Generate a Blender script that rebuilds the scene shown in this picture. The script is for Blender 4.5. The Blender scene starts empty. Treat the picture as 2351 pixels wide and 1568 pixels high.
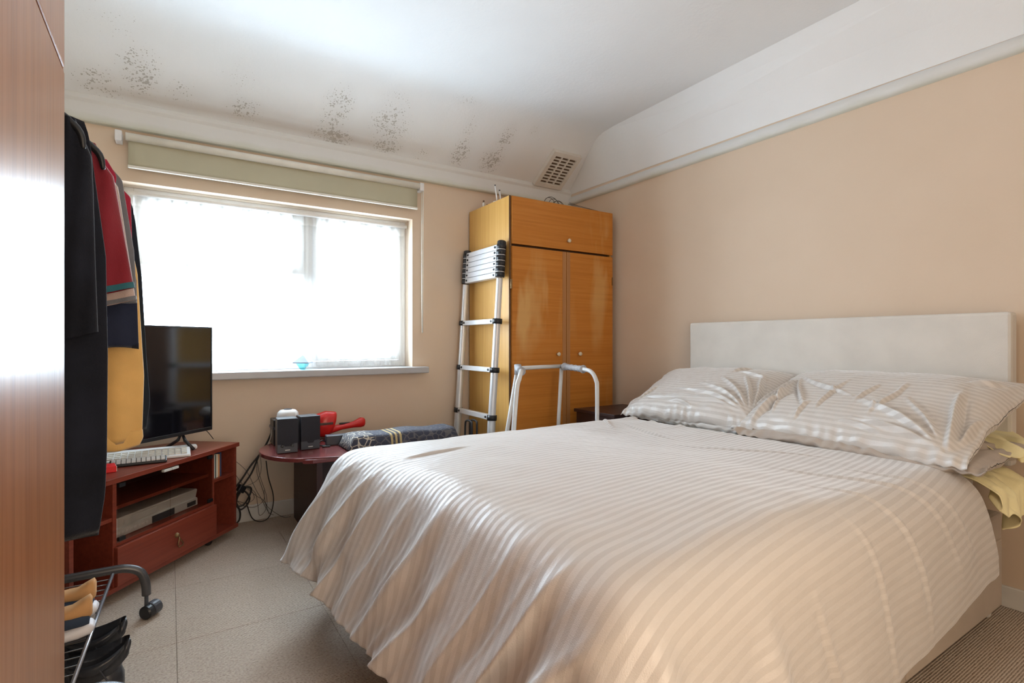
import bpy, bmesh, math, random
import numpy as np
from mathutils import Vector, Matrix, noise
random.seed(7)
sc = bpy.context.scene
C = sc.collection
PI = math.pi

# ------------------------------------------------------------------ camera
EYE, FPX, YAW = 1.07, 1212.6, math.radians(32.94)
cd = bpy.data.cameras.new('camera'); cam = bpy.data.objects.new('camera', cd); C.objects.link(cam)
cam.location = (0, 0, EYE); cam.rotation_euler = (PI/2, 0, -YAW)
cd.sensor_width = 36; cd.lens = 36*FPX/2351; cd.clip_start = 0.02
sc.camera = cam

# ------------------------------------------------------------------ light and exposure
world = bpy.data.worlds.new('overcast_sky'); sc.world = world; world.use_nodes = True
bg = world.node_tree.nodes['Background']
bg.inputs['Color'].default_value = (0.70, 0.85, 1.0, 1); bg.inputs['Strength'].default_value = 26.0
def area(name, loc, rot, sx, sy, power, col, portal=False):
    l = bpy.data.lights.new(name, 'AREA'); l.shape = 'RECTANGLE'; l.size = sx; l.size_y = sy
    l.energy = power; l.color = col
    if portal: l.cycles.is_portal = True
    o = bpy.data.objects.new(name, l); C.objects.link(o); o.location = loc; o.rotation_euler = rot
    return o
area('window_portal', (0.61, 3.78, 1.41), (-PI/2, 0, 0), 1.7, 1.1, 1, (1, 1, 1), True)
# added fill light behind the camera, shining in through an invented doorway
area('added_doorway_fill', (0.55, -0.95, 1.25), (PI/2, 0, 0), 1.1, 1.9, 25, (1.0, 0.80, 0.60))
# unseen point light added as fill, under an invented ceiling lamp
pl_ = bpy.data.lights.new('added_overhead_fill', 'POINT'); pl_.energy = 6; pl_.shadow_soft_size = .14; pl_.color = (1.0, .95, .88)
pl_o = bpy.data.objects.new('added_overhead_fill', pl_); C.objects.link(pl_o); pl_o.location = (1.15, .55, 2.28)
sc.view_settings.view_transform = 'Standard'; sc.view_settings.look = 'None'
sc.view_settings.exposure = 0.30; sc.view_settings.gamma = 1; sc.view_settings.use_curve_mapping = False

# ------------------------------------------------------------------ materials
class NT:
    def __init__(s, name):
        s.m = bpy.data.materials.new(name); s.m.use_nodes = True
        s.t = s.m.node_tree; s.b = s.t.nodes['Principled BSDF']
    def n(s, typ, **kw):
        x = s.t.nodes.new('ShaderNode'+typ)
        for k, v in kw.items():
            if k.startswith('i_'):
                key = k[2:]; key = int(key) if key.isdigit() else key.replace('_', ' ')
                x.inputs[key].default_value = v
            else: setattr(x, k, v)
        return x
    def l(s, a, b):
        s.t.links.new(a, b); return s
    def coord(s, space='Object', scale=(1, 1, 1), rot=(0, 0, 0)):
        if space == 'World': o = s.n('NewGeometry').outputs['Position']
        else: o = s.n('TexCoord').outputs[space]
        m = s.n('Mapping'); m.inputs['Scale'].default_value = scale; m.inputs['Rotation'].default_value = rot
        s.l(o, m.inputs[0]); return m.outputs[0]
    def noise(s, vec, scale, detail=3, rough=.5, dist=0):
        x = s.n('TexNoise'); x.inputs['Scale'].default_value = scale; x.inputs['Detail'].default_value = detail
        x.inputs['Roughness'].default_value = rough; x.inputs['Distortion'].default_value = dist
        s.l(vec, x.inputs['Vector']); return x.outputs['Fac']
    def ramp(s, fac, stops):
        x = s.n('ValToRGB'); e = x.color_ramp.elements
        while len(e) < len(stops): e.new(.5)
        for k, (p, c) in enumerate(stops): e[k].position = p; e[k].color = (*c, 1) if len(c) == 3 else c
        s.l(fac, x.inputs[0]); return x.outputs[0]
    def math(s, op, a, b=None, c=None, clamp=False):
        x = s.n('Math', operation=op, use_clamp=clamp)
        for k, v in enumerate((a, b, c)):
            if v is None: continue
            if isinstance(v, (int, float)): x.inputs[k].default_value = v
            else: s.l(v, x.inputs[k])
        return x.outputs[0]
    def mix(s, fac, a, b, typ='MIX'):
        x = s.n('MixRGB', blend_type=typ)
        for k, v in enumerate((fac, a, b)):
            if isinstance(v, (int, float)): x.inputs[k].default_value = v
            elif isinstance(v, tuple): x.inputs[k].default_value = (*v, 1)
            else: s.l(v, x.inputs[k])
        return x.outputs[0]
    def col(s, c):
        if isinstance(c, tuple): s.b.inputs['Base Color'].default_value = (*c, 1)
        else: s.l(c, s.b.inputs['Base Color'])
    def set(s, **kw):
        for k, v in kw.items():
            i = s.b.inputs[k.replace('_', ' ')]
            if isinstance(v, (int, float)): i.default_value = v
            elif isinstance(v, tuple): i.default_value = (*v, 1)
            else: s.l(v, i)
    def bump(s, h, strength=.3, dist=.01):
        x = s.n('Bump'); x.inputs['Strength'].default_value = strength; x.inputs['Distance'].default_value = dist
        s.l(h, x.inputs['Height']); s.l(x.outputs[0], s.b.inputs['Normal'])

def plain(name, c, rough=.5, metal=0, var=.06, scale=12, bump=0, bscale=200, space='Object', **kw):
    t = NT(name); v = t.coord(space)
    f = t.noise(v, scale, 3)
    lo = tuple(max(0, x*(1-var)) for x in c); hi = tuple(min(1, x*(1+var)) for x in c)
    t.col(t.ramp(f, [(.3, lo), (.7, hi)])); t.set(Roughness=rough, Metallic=metal, **kw)
    if bump: t.bump(t.noise(v, bscale, 2), bump, .002)
    return t.m

def wood(name, c1, c2, c3, axis='z', rough=.35, scale=1.0, coat=0, spec=.5, faded=None, space='Object'):
    """fine straight grain along one axis"""
    t = NT(name)
    sc_ = {'x': (1.2, 55, 55), 'y': (55, 1.2, 55), 'z': (55, 55, 1.2)}[axis]
    v = t.coord(space, tuple(x*scale for x in sc_))
    a = t.noise(v, 1.0, 5, .6, .4)
    v2 = t.coord(space, tuple(x*scale*5 for x in sc_)); b = t.noise(v2, 1.0, 3, .6)
    col = t.ramp(a, [(.25, c1), (.5, c2), (.75, c3)])
    col = t.mix(t.math('MULTIPLY', b, .35), col, tuple(x*.62 for x in c1))
    if faded:
        v3 = t.coord(space, (5, 5, 1.3)); n3 = t.noise(v3, 1.1, 3, .55, .3)
        msk = t.ramp(n3, [(.50, (0, 0, 0)), (.66, (1, 1, 1))])
        v4 = t.coord(space, (1.4, 1.4, 1.4)); n4 = t.noise(v4, 1.1, 1)
        msk = t.math('MULTIPLY', msk, t.ramp(n4, [(.42, (0, 0, 0)), (.6, (.75, .75, .75))]))
        col = t.mix(msk, col, faded)
    t.col(col); t.set(Roughness=t.math('MULTIPLY_ADD', b, .15, rough-.07)); t.set(Specular_IOR_Level=spec, Coat_Weight=coat, Coat_Roughness=.22)
    t.bump(b, .08, .001)
    return t.m

def wall_mat():
    t = NT('peach_emulsion'); v = t.coord('World')
    a = t.noise(v, 1.6, 3, .55); b = t.noise(v, 9, 3, .6)
    c = t.ramp(a, [(.3, (.70, .56, .425)), (.7, (.73, .59, .455))])
    c = t.mix(t.math('MULTIPLY', t.ramp(b, [(.55, (0, 0, 0)), (.75, (1, 1, 1))]), .12), c, (.74, .55, .42))
    sp = t.n('TexVoronoi'); sp.inputs['Scale'].default_value = 2.3; t.l(v, sp.inputs['Vector'])
    c = t.mix(t.ramp(sp.outputs['Distance'], [(.006, (.7, .7, .7)), (.012, (0, 0, 0))]), c, (.32, .2, .12))
    t.col(c); t.set(Roughness=.75); t.bump(t.noise(v, 90, 3), .12, .003); return t.m

MOULD = [(-.13, 3.31, .10, .13, 1), (-.30, 3.40, .12, .08, .8), (-.22, 3.12, .16, .10, .35), (.05, 3.36, .10, .08, .5), (.36, 3.38, .10, .07, .9), (.33, 3.22, .12, .12, .35),
         (.86, 3.24, .09, .12, .9), (.86, 3.43, .13, .07, 1.25), (.84, 3.34, .08, .12, .8), (1.19, 3.28, .14, .13, .95), (1.21, 3.42, .11, .06, 1.15),
         (1.20, 3.14, .12, .09, .5), (1.46, 3.42, .08, .05, .6), (1.74, 3.36, .075, .12, 1.05), (1.72, 3.20, .06, .14, .5), (2.00, 3.37, .09, .10, 1.15), (2.02, 3.22, .07, .12, .9),
         (1.62, 3.02, .1, .05, .5), (2.2, 3.1, .05, .05, .55)]
def plaster_mat(name, mould=False):
    t = NT(name); v = t.coord('World')
    a = t.noise(v, 1.3, 3); c = t.ramp(a, [(.3, (.80, .815, .82)), (.7, (.85, .86, .86))])
    if mould:
        tot = None
        for x, y, rx, ry, w in MOULD:
            s = t.n('VectorMath', operation='SUBTRACT'); t.l(v, s.inputs[0]); s.inputs[1].default_value = (x, y, 0)
            m = t.n('VectorMath', operation='MULTIPLY'); t.l(s.outputs[0], m.inputs[0]); m.inputs[1].default_value = (1/rx, 1/ry, 0)
            le = t.n('VectorMath', operation='LENGTH'); t.l(m.outputs[0], le.inputs[0])
            g = t.math('MULTIPLY', t.math('SUBTRACT', 1.35, le.outputs['Value'], clamp=True), w)
            tot = g if tot is None else t.math('MAXIMUM', tot, g)
        vo = t.n('TexVoronoi'); vo.inputs['Scale'].default_value = 88
        wv = t.n('VectorMath', operation='ADD'); t.l(v, wv.inputs[0])
        nn = t.n('TexNoise'); nn.inputs['Scale'].default_value = 14; t.l(v, nn.inputs['Vector'])
        sc_ = t.n('VectorMath', operation='SCALE'); sc_.inputs['Scale'].default_value = .03; t.l(nn.outputs['Color'], sc_.inputs[0]); t.l(sc_.outputs[0], wv.inputs[1])
        t.l(wv.outputs[0], vo.inputs['Vector'])
        n2 = t.noise(v, 38, 4, .7)
        thr = t.math('MULTIPLY', t.math('MULTIPLY', tot, t.math('SUBTRACT', n2, .345, clamp=True)), 3.0)
        spot = t.math('MULTIPLY', t.math('SUBTRACT', thr, vo.outputs['Distance'], clamp=True), 9, clamp=True)
        c = t.mix(t.math('MULTIPLY', spot, .52), c, (.20, .175, .125))
        c = t.mix(t.math('MULTIPLY', t.math('MINIMUM', tot, 1.0), .13), c, (.50, .47, .42))
        # brown band just above the rail
        sx = t.n('SeparateXYZ'); t.l(v, sx.inputs[0])
        z = t.math('ADD', sx.outputs['Z'], t.math('MULTIPLY', t.noise(v, 3, 2), .02))
        r = t.ramp(t.math('MULTIPLY', t.math('SUBTRACT', z, 2.33), 8), [(.0, (.0, .0, .0)), (.16, (0, 0, 0)), (.38, (1, 1, 1)), (.6, (0, 0, 0))])
        xm = t.ramp(t.math('MULTIPLY', t.math('ADD', sx.outputs['X'], 1.0), .35), [(.2, (0, 0, 0)), (.3, (1, 1, 1)), (.72, (1, 1, 1)), (.86, (0, 0, 0))])
        c = t.mix(t.math('MULTIPLY', t.math('MULTIPLY', r, xm), .42), c, (.42, .33, .25))
    t.col(c); t.set(Roughness=.85)
    h = t.math('ADD', t.noise(v, 55, 4, .65), t.math('MULTIPLY', t.noise(v, 4, 2), 2.0))
    t.bump(h, .25, .006); return t.m

def rail_mat():
    t = NT('stained_rail_paint'); v = t.coord('World')
    sx = t.n('SeparateXYZ'); t.l(v, sx.inputs[0])
    z = t.math('ADD', sx.outputs['Z'], t.math('MULTIPLY', t.noise(v, 6, 3), .05))
    m = t.ramp(t.math('MULTIPLY', t.math('SUBTRACT', z, 2.20), 8), [(.15, (1, 1, 1)), (.55, (0, 0, 0))])
    c = t.mix(t.math('MULTIPLY', m, .75), (.73, .73, .71), (.55, .565, .43)); t.col(c); t.set(Roughness=.6)
    t.bump(t.noise(v, 40, 3), .2, .004); return t.m

def carpet_mat():
    t = NT('carpet_tile_cord'); v = t.coord('World', rot=(0, 0, .0))
    w = t.n('TexWave', wave_type='BANDS', bands_direction='Y'); w.inputs['Scale'].default_value = 42; w.inputs['Distortion'].default_value = 1.2
    w.inputs['Detail'].default_value = 3; w.inputs['Detail Scale'].default_value = 3; t.l(v, w.inputs['Vector'])
    n = t.noise(v, 120, 4, .75); m = t.noise(v, 30, 3, .6); b = t.noise(v, 1.7, 3, .6)
    f = t.math('ADD', t.math('MULTIPLY', w.outputs['Fac'], .38), t.math('MULTIPLY', n, .80))
    c = t.ramp(f, [(.30, (.13, .085, .055)), (.50, (.50, .41, .33)), (.72, (.77, .67, .575))])
    c = t.mix(t.math('MULTIPLY', m, .4), c, (.46, .38, .30))
    v5 = t.n('VectorMath', operation='SUBTRACT'); t.l(v, v5.inputs[0]); v5.inputs[1].default_value = (.36, 1.86, 0)
    v6 = t.n('VectorMath', operation='LENGTH'); t.l(v5.outputs[0], v6.inputs[0])
    stain = t.math('MULTIPLY', t.math('SUBTRACT', 1, t.math('MULTIPLY', v6.outputs['Value'], 5.5), clamp=True), 1.2, clamp=True)
    c = t.mix(t.math('MULTIPLY', stain, .30), c, (.25, .19, .15))
    c = t.mix(t.math('MULTIPLY', t.ramp(b, [(.45, (0, 0, 0)), (.7, (1, 1, 1))]), .25), c, (.36, .27, .19))
    t.col(c); t.set(Roughness=.95, Specular_IOR_Level=.15); t.bump(f, .8, .004); return t.m

def stripe_mat(name, ca, cb, period=.042):
    """satin-stripe cotton, stripes laid out by UV (metres)"""
    t = NT(name); uv = t.n('TexCoord').outputs['UV']; sx = t.n('SeparateXYZ'); t.l(uv, sx.inputs[0])
    s = t.math('SINE', t.math('MULTIPLY', sx.outputs['Y'], 2*PI/period))
    f = t.math('MULTIPLY_ADD', s, 4.0, .5, clamp=True)
    mp = t.n('Mapping'); mp.inputs['Scale'].default_value = (1, 1, 1); t.l(uv, mp.inputs[0])
    n = t.noise(mp.outputs[0], 420, 2); w = t.noise(mp.outputs[0], 5, 4, .6)
    c = t.mix(f, ca, cb); c = t.mix(t.math('MULTIPLY', n, .08), c, (.42, .36, .30))
    t.col(c); t.set(Roughness=t.math('MULTIPLY_ADD', f, .20, .42), Sheen_Weight=t.math('MULTIPLY_ADD', f, -.35, .85), Sheen_Roughness=.35, Specular_IOR_Level=t.math('MULTIPLY_ADD', f, -.45, .95))
    h = t.math('ADD', t.math('MULTIPLY', n, .15), t.math('ADD', w, t.math('MULTIPLY', t.noise(mp.outputs[0], 22, 3, .55), .22)))
    t.bump(h, .35, .012); return t.m

def cloth(name, c, sheen=.3, weave=350, var=.08, **kw):
    t = NT(name); v = t.coord('Object')
    n = t.noise(v, weave, 2); w = t.noise(v, 7, 3)
    t.col(t.ramp(w, [(.3, tuple(x*(1-var) for x in c)), (.7, tuple(min(1, x*(1+var)) for x in c))]))
    t.set(Roughness=.9, Sheen_Weight=sheen, Specular_IOR_Level=.2, **kw)
    t.bump(t.math('ADD', t.math('MULTIPLY', n, .5), w), .4, .004); return t.m

def glass_mat(name, tint, refl=.12, rough=0.0):
    t = NT(name); o = t.t.nodes['Material Output']
    tr = t.n('BsdfTransparent'); tr.inputs[0].default_value = (*tint, 1)
    gl = t.n('BsdfGlossy'); gl.inputs['Roughness'].default_value = rough
    fr = t.n('LayerWeight'); fr.inputs['Blend'].default_value = .5
    mx = t.n('MixShader'); t.l(t.math('MULTIPLY_ADD', t.math('POWER', fr.outputs['Facing'], 4.0), .45, refl*.5, clamp=True), mx.inputs[0]); t.l(tr.outputs[0], mx.inputs[1]); t.l(gl.outputs[0], mx.inputs[2])
    t.l(mx.outputs[0], o.inputs['Surface']); return t.m

def net_mat():
    t = NT('net_curtain_voile'); o = t.t.nodes['Material Output']
    tr = t.n('BsdfTransparent'); tl = t.n('BsdfTranslucent'); tl.inputs[0].default_value = (.9, .9, .88, 1)
    df = t.n('BsdfDiffuse'); df.inputs[0].default_value = (.8, .79, .75, 1)
    m1 = t.n('MixShader'); m1.inputs[0].default_value = .5; t.l(tl.outputs[0], m1.inputs[1]); t.l(df.outputs[0], m1.inputs[2])
    uv = t.n('TexCoord').outputs['UV']; sx = t.n('SeparateXYZ'); t.l(uv, sx.inputs[0])
    head = t.ramp(sx.outputs['Y'], [(.925, (.48, .48, .48)), (.935, (.80, .80, .80))])
    m2 = t.n('MixShader'); t.l(head, m2.inputs[0]); t.l(tr.outputs[0], m2.inputs[1]); t.l(m1.outputs[0], m2.inputs[2])
    t.l(m2.outputs[0], o.inputs['Surface']); return t.m

M = dict(
    wall=wall_mat(), plaster=plaster_mat('ceiling_plaster'), slope=plaster_mat('mouldy_plaster', True), rail=rail_mat(), carpet=carpet_mat(),
    underlay=plain('floorboards_under', (.2, .15, .1), .9), whitepaint=plain('white_gloss_paint', (.74, .73, .69), .4, var=.04),
    upvc=plain('white_upvc', (.80, .81, .82), .3, var=.02), sillm=plain('grey_white_sill', (.47, .47, .48), .35, var=.03),
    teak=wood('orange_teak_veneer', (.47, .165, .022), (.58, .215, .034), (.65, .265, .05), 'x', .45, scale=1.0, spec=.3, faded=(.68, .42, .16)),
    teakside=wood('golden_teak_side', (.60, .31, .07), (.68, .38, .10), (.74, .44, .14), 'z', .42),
    teakstrip=wood('greyed_teak_strip', (.40, .18, .06), (.46, .21, .07), (.50, .25, .09), 'z', .5),
    darkedge=plain('dark_wood_edge', (.12, .06, .025), .5),
    gloss=wood('glossy_brown_laminate', (.27, .090, .028), (.38, .145, .045), (.48, .20, .07), 'z', .34, .6, coat=.25, spec=.6),
    palelip=plain('pinkish_edge_lip', (.42, .27, .21), .4), deepbrown=plain('deep_brown_edge', (.075, .03, .016), .35),
    mahog=wood('mahogany_laminate', (.19, .034, .020), (.25, .05, .028), (.31, .068, .035), 'x', .33),
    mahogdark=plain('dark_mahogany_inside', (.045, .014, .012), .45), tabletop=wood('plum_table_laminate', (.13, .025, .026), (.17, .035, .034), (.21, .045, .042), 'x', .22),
    black=plain('black_plastic', (.012, .013, .016), .38), dgrey=plain('charcoal_plastic', (.06, .066, .08), .4), screen=plain('dark_tv_screen', (.006, .006, .009), .09, var=0, Specular_IOR_Level=.8),
    grillem=plain('speaker_cloth', (.018, .019, .027), .8, bump=.3, bscale=900), white=plain('white_plastic', (.78, .78, .78), .35), cream=plain('cream_plastic', (.70, .67, .60), .4),
    silver=plain('silver_plastic', (.72, .73, .71), .35, .15), alu=plain('brushed_aluminium', (.70, .71, .73), .36, .35, var=.03), greytube=plain('light_grey_painted_tube', (.66, .67, .67), .32),
    gripg=plain('grey_rubber_grip', (.42, .43, .46), .6), gun=plain('gunmetal_tube', (.10, .10, .105), .35, .5), rod=plain('grey_steel_rod', (.45, .45, .47), .3, .8),
    brass=plain('old_brass', (.30, .20, .10), .4, .9), knob=plain('ivory_knob', (.72, .63, .48), .35), red=plain('glossy_red_plastic', (.62, .018, .015), .28), redcard=plain('bright_red_card', (.85, .015, .02), .5),
    olive=plain('olive_blind_fabric', (.50, .475, .35), .9, var=.05, scale=3), blindw=plain('cream_blind_tube', (.78, .76, .68), .45), ventm=plain('cream_vent_plastic', (.76, .73, .67), .45),
    ventdark=plain('dark_duct', (.13, .09, .06), .9), divan=cloth('beige_divan_linen', (.50, .425, .35), .15, 500, .07), head=cloth('pale_headboard_linen', (.69, .66, .61), .15, 450, .05),
    duvet=stripe_mat('duvet_satin_stripe', (.645, .615, .59), (.575, .545, .52), .0265), pillow=stripe_mat('pillow_satin_stripe', (.655, .625, .595), (.58, .55, .52), .022),
    taupe=cloth('taupe_pillowcase', (.46, .40, .35), .2, 500), yellow=cloth('pale_yellow_sheet', (.92, .84, .50), .2, 500, .05), blackknit=cloth('black_knit', (.010, .012, .020), .12, 260, .3),
    maroon=cloth('maroon_cotton', (.23, .018, .03), .4), crimson=cloth('crimson_cotton', (.34, .02, .05), .3), greyc=cloth('mid_grey_cotton', (.16, .165, .18), .4), navy=cloth('navy_cotton', (.022, .028, .055), .15),
    orange=cloth('mustard_sweatshirt', (.80, .48, .16), .4, 400, .12), coat=cloth('dark_coat_cloth', (.014, .02, .03), .1), teal=cloth('teal_trim', (.03, .13, .16), .3), beige=cloth('beige_ribbing', (.5, .38, .33), .3),
    leather=plain('black_leather', (.034, .037, .045), .30, var=.2, bump=.4, bscale=60), tan=plain('tan_suede', (.62, .33, .13), .8), navysuede=plain('navy_suede', (.03, .05, .09), .85), sole=plain('white_rubber_sole', (.78, .76, .78), .5),
    soledark=plain('dark_outsole', (.05, .05, .06), .7), throw=None, glassp=glass_mat('window_glass', (.97, .98, .98), .05), smoke=glass_mat('smoked_glass', (.84, .81, .78), .10, .03),
    net=net_mat(), aqua=glass_mat('aqua_glass', (.45, .85, .88), .15), slate=plain('blue_grey_ceramic', (.30, .36, .46), .4), lampshade=plain('white_lampshade', (.8, .78, .72), .8),
    cable=plain('black_cable', (.015, .013, .012), .45), cablew=plain('white_cable', (.6, .58, .54), .45), wire=plain('grey_wire', (.12, .11, .10), .4, .6), darkwood=plain('dark_stained_wood', (.035, .014, .012), .4),
)
def throw_mat():
    t = NT('navy_patterned_throw'); v = t.coord('World')
    sx = t.n('SeparateXYZ'); t.l(v, sx.inputs[0])
    vo = t.n('TexVoronoi', feature='DISTANCE_TO_EDGE'); vo.inputs['Scale'].default_value = 26; t.l(t.coord('World', (1, 2.4, 1)), vo.inputs['Vector'])
    line = t.ramp(vo.outputs['Distance'], [(.02, (1, 1, 1)), (.09, (0, 0, 0))])
    xa = sx.outputs['X']
    band = t.math('MULTIPLY', t.math('GREATER_THAN', xa, .80), t.math('LESS_THAN', xa, .94))
    band2 = t.math('MULTIPLY', t.math('GREATER_THAN', xa, 1.02), t.math('LESS_THAN', xa, 1.10))
    str2 = t.math('GREATER_THAN', t.math('SINE', t.math('MULTIPLY', xa, 250)), .1)
    c = t.mix(t.math('MULTIPLY', t.noise(v, 30, 3), .6), (.03, .033, .055), (.09, .095, .13))
    c = t.mix(t.math('MULTIPLY', line, t.math('MULTIPLY_ADD', band, .8, .15)), c, (.62, .56, .45))
    c = t.mix(t.math('MULTIPLY', band2, str2), c, (.50, .38, .18))
    t.col(c); t.set(Roughness=.85); t.bump(t.noise(v, 300, 2), .3, .002); return t.m
M['throw'] = throw_mat()

# ------------------------------------------------------------------ mesh helpers
def obj(name, bm, mat, parent=None, smooth=False, world=False, bevel=0, label=None):
    me = bpy.data.meshes.new(name)
    if world and parent is not None:
        bmesh.ops.transform(bm, matrix=parent.matrix_basis.inverted(), verts=bm.verts)
    bm.to_mesh(me); bm.free()
    me.materials.append(M[mat] if isinstance(mat, str) else mat)
    if smooth: me.polygons.foreach_set('use_smooth', [True]*len(me.polygons))
    o = bpy.data.objects.new(name, me); C.objects.link(o)
    if parent is not None: o.parent = parent
    if bevel:
        b = o.modifiers.new('bevel', 'BEVEL'); b.width = bevel; b.segments = 2; b.limit_method = 'ANGLE'; b.angle_limit = .6
        b.harden_normals = False
    if label: o['label'] = label
    return o
def thing(name, label, cat, loc=(0, 0, 0), rz=0, group=None):
    o = bpy.data.objects.new(name, None); C.objects.link(o); o.location = loc; o.rotation_euler = (0, 0, rz); o.empty_display_size = .05
    o['label'] = label; o['category'] = cat
    if group: o['group'] = group
    o.matrix_basis = Matrix.Translation(loc) @ Matrix.Rotation(rz, 4, 'Z')
    return o
def tag(o, label, cat, group=None):
    o['label'] = label; o['category'] = cat
    if group: o['group'] = group
    return o
def struct(name, bm, mat, **kw):
    o = obj(name, bm, mat, **kw); o['kind'] = 'structure'; return o
def copy_tree(o, parent=None):
    c = o.copy(); C.objects.link(c); c.parent = parent
    for ch in list(o.children): copy_tree(ch, c)
    return c
def nb(): return bmesh.new()
def box(bm, x0, x1, y0, y1, z0, z1, mx=None):
    vs = [bm.verts.new(v) for v in [(x0, y0, z0), (x1, y0, z0), (x1, y1, z0), (x0, y1, z0), (x0, y0, z1), (x1, y0, z1), (x1, y1, z1), (x0, y1, z1)]]
    for f in [(0, 3, 2, 1), (4, 5, 6, 7), (0, 1, 5, 4), (1, 2, 6, 5), (2, 3, 7, 6), (3, 0, 4, 7)]: bm.faces.new([vs[i] for i in f])
    if mx is not None: bmesh.ops.transform(bm, matrix=mx, verts=vs)
    return bm
def bx(*a, **k): return box(nb(), *a, **k)
def prism(bm, pts, z0, z1, mx=None):
    a = [bm.verts.new((p[0], p[1], z0)) for p in pts]; b = [bm.verts.new((p[0], p[1], z1)) for p in pts]; n = len(pts)
    bm.faces.new(a[::-1]); bm.faces.new(b)
    for i in range(n): bm.faces.new((a[i], a[(i+1) % n], b[(i+1) % n], b[i]))
    if mx is not None: bmesh.ops.transform(bm, matrix=mx, verts=a+b)
    bmesh.ops.recalc_face_normals(bm, faces=bm.faces[:])
    return bm
def spline(P, k=8):
    P = [Vector(p) for p in P]; out = []
    for i in range(len(P)-1):
        p0 = P[max(i-1, 0)]; p1 = P[i]; p2 = P[i+1]; p3 = P[min(i+2, len(P)-1)]
        for j in range(k):
            t = j/k; out.append(.5*((2*p1)+(-p0+p2)*t+(2*p0-5*p1+4*p2-p3)*t*t+(-p0+3*p1-3*p2+p3)*t**3))
    out.append(P[-1]); return out
def tube(bm, P, r, seg=10, caps=True, closed=False):
    P = [Vector(p) for p in P]; rings = []; n = len(P)
    T0 = (P[1]-P[0]).normalized(); up = Vector((0, 0, 1)) if abs(T0.z) < .9 else Vector((1, 0, 0))
    N = (up-T0*up.dot(T0)).normalized()
    for i, p in enumerate(P):
        if closed: T = (P[(i+1) % n]-P[i-1]).normalized()
        else: T = (P[min(i+1, n-1)]-P[max(i-1, 0)]).normalized()
        N = (N-T*N.dot(T)); N = N.normalized() if N.length > 1e-6 else Vector((1, 0, 0)); B = T.cross(N)
        rr = r(i/(n-1)) if callable(r) else r
        rings.append([bm.verts.new(p+(N*math.cos(2*PI*k/seg)+B*math.sin(2*PI*k/seg))*rr) for k in range(seg)])
    for i in range(n if closed else n-1):
        a, b = rings[i], rings[(i+1) % n]
        for k in range(seg): bm.faces.new((a[k], a[(k+1) % seg], b[(k+1) % seg], b[k]))
    if caps and not closed:
        bm.faces.new(rings[0][::-1]); bm.faces.new(rings[-1])
    return bm
def lathe(bm, prof, seg=20, mx=None):
    rings = []; allv = []
    for r, z in prof:
        if r < 1e-5: v = [bm.verts.new((0, 0, z))]
        else: v = [bm.verts.new((r*math.cos(2*PI*k/seg), r*math.sin(2*PI*k/seg), z)) for k in range(seg)]
        rings.append(v); allv += v
    for a, b in zip(rings, rings[1:]):
        for k in range(seg):
            k2 = (k+1) % seg
            f = [a[k % len(a)], a[k2 % len(a)], b[k2 % len(b)], b[k % len(b)]]
            f = list(dict.fromkeys(f))
            if len(f) > 2:
                try: bm.faces.new(f)
                except ValueError: pass
    if mx is not None: bmesh.ops.transform(bm, matrix=mx, verts=allv)
    bmesh.ops.recalc_face_normals(bm, faces=bm.faces[:])
    return bm
def TR(x, y, z): return Matrix.Translation((x, y, z))
def RX(a): return Matrix.Rotation(a, 4, 'X')
def RY(a): return Matrix.Rotation(a, 4, 'Y')
def RZ(a): return Matrix.Rotation(a, 4, 'Z')
def grid_mesh(name, V, UV, mat, parent=None, sub=0, solid=0, wrap=False):
    """V (n,m,3) numpy grid -> smooth surface with UV in metres"""
    n, m = V.shape[:2]; me = bpy.data.meshes.new(name)
    idx = np.arange(n*m).reshape(n, m)
    if wrap:
        nx = np.roll(idx, -1, axis=1)
        q = np.stack([idx[:-1], idx[1:], nx[1:], nx[:-1]], -1).reshape(-1, 4)
    else: q = np.stack([idx[:-1, :-1], idx[1:, :-1], idx[1:, 1:], idx[:-1, 1:]], -1).reshape(-1, 4)
    me.from_pydata(V.reshape(-1, 3).tolist(), [], q.tolist())
    if UV is not None:
        u = me.uv_layers.new(name='UVMap'); u.data.foreach_set('uv', UV.reshape(-1, 2)[q.reshape(-1)].astype(np.float32).ravel())
    me.polygons.foreach_set('use_smooth', [True]*len(me.polygons)); me.materials.append(M[mat]); me.update()
    o = bpy.data.objects.new(name, me); C.objects.link(o)
    if parent is not None: o.parent = parent
    if solid: s = o.modifiers.new('thick', 'SOLIDIFY'); s.thickness = solid; s.offset = -1
    if sub: s = o.modifiers.new('sub', 'SUBSURF'); s.levels = sub; s.render_levels = sub
    return o

# photo rays: a point at a given distance plane, used to measure where things stand
SY, CY = math.sin(YAW), math.cos(YAW)
def ray(u, v): s = (u-1175.5)/FPX; return Vector((SY+CY*s, CY-SY*s, (784-v)/FPX))
def atY(u, v, Y): d = ray(u, v); return Vector((0, 0, EYE))+d*(Y/d.y)

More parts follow.
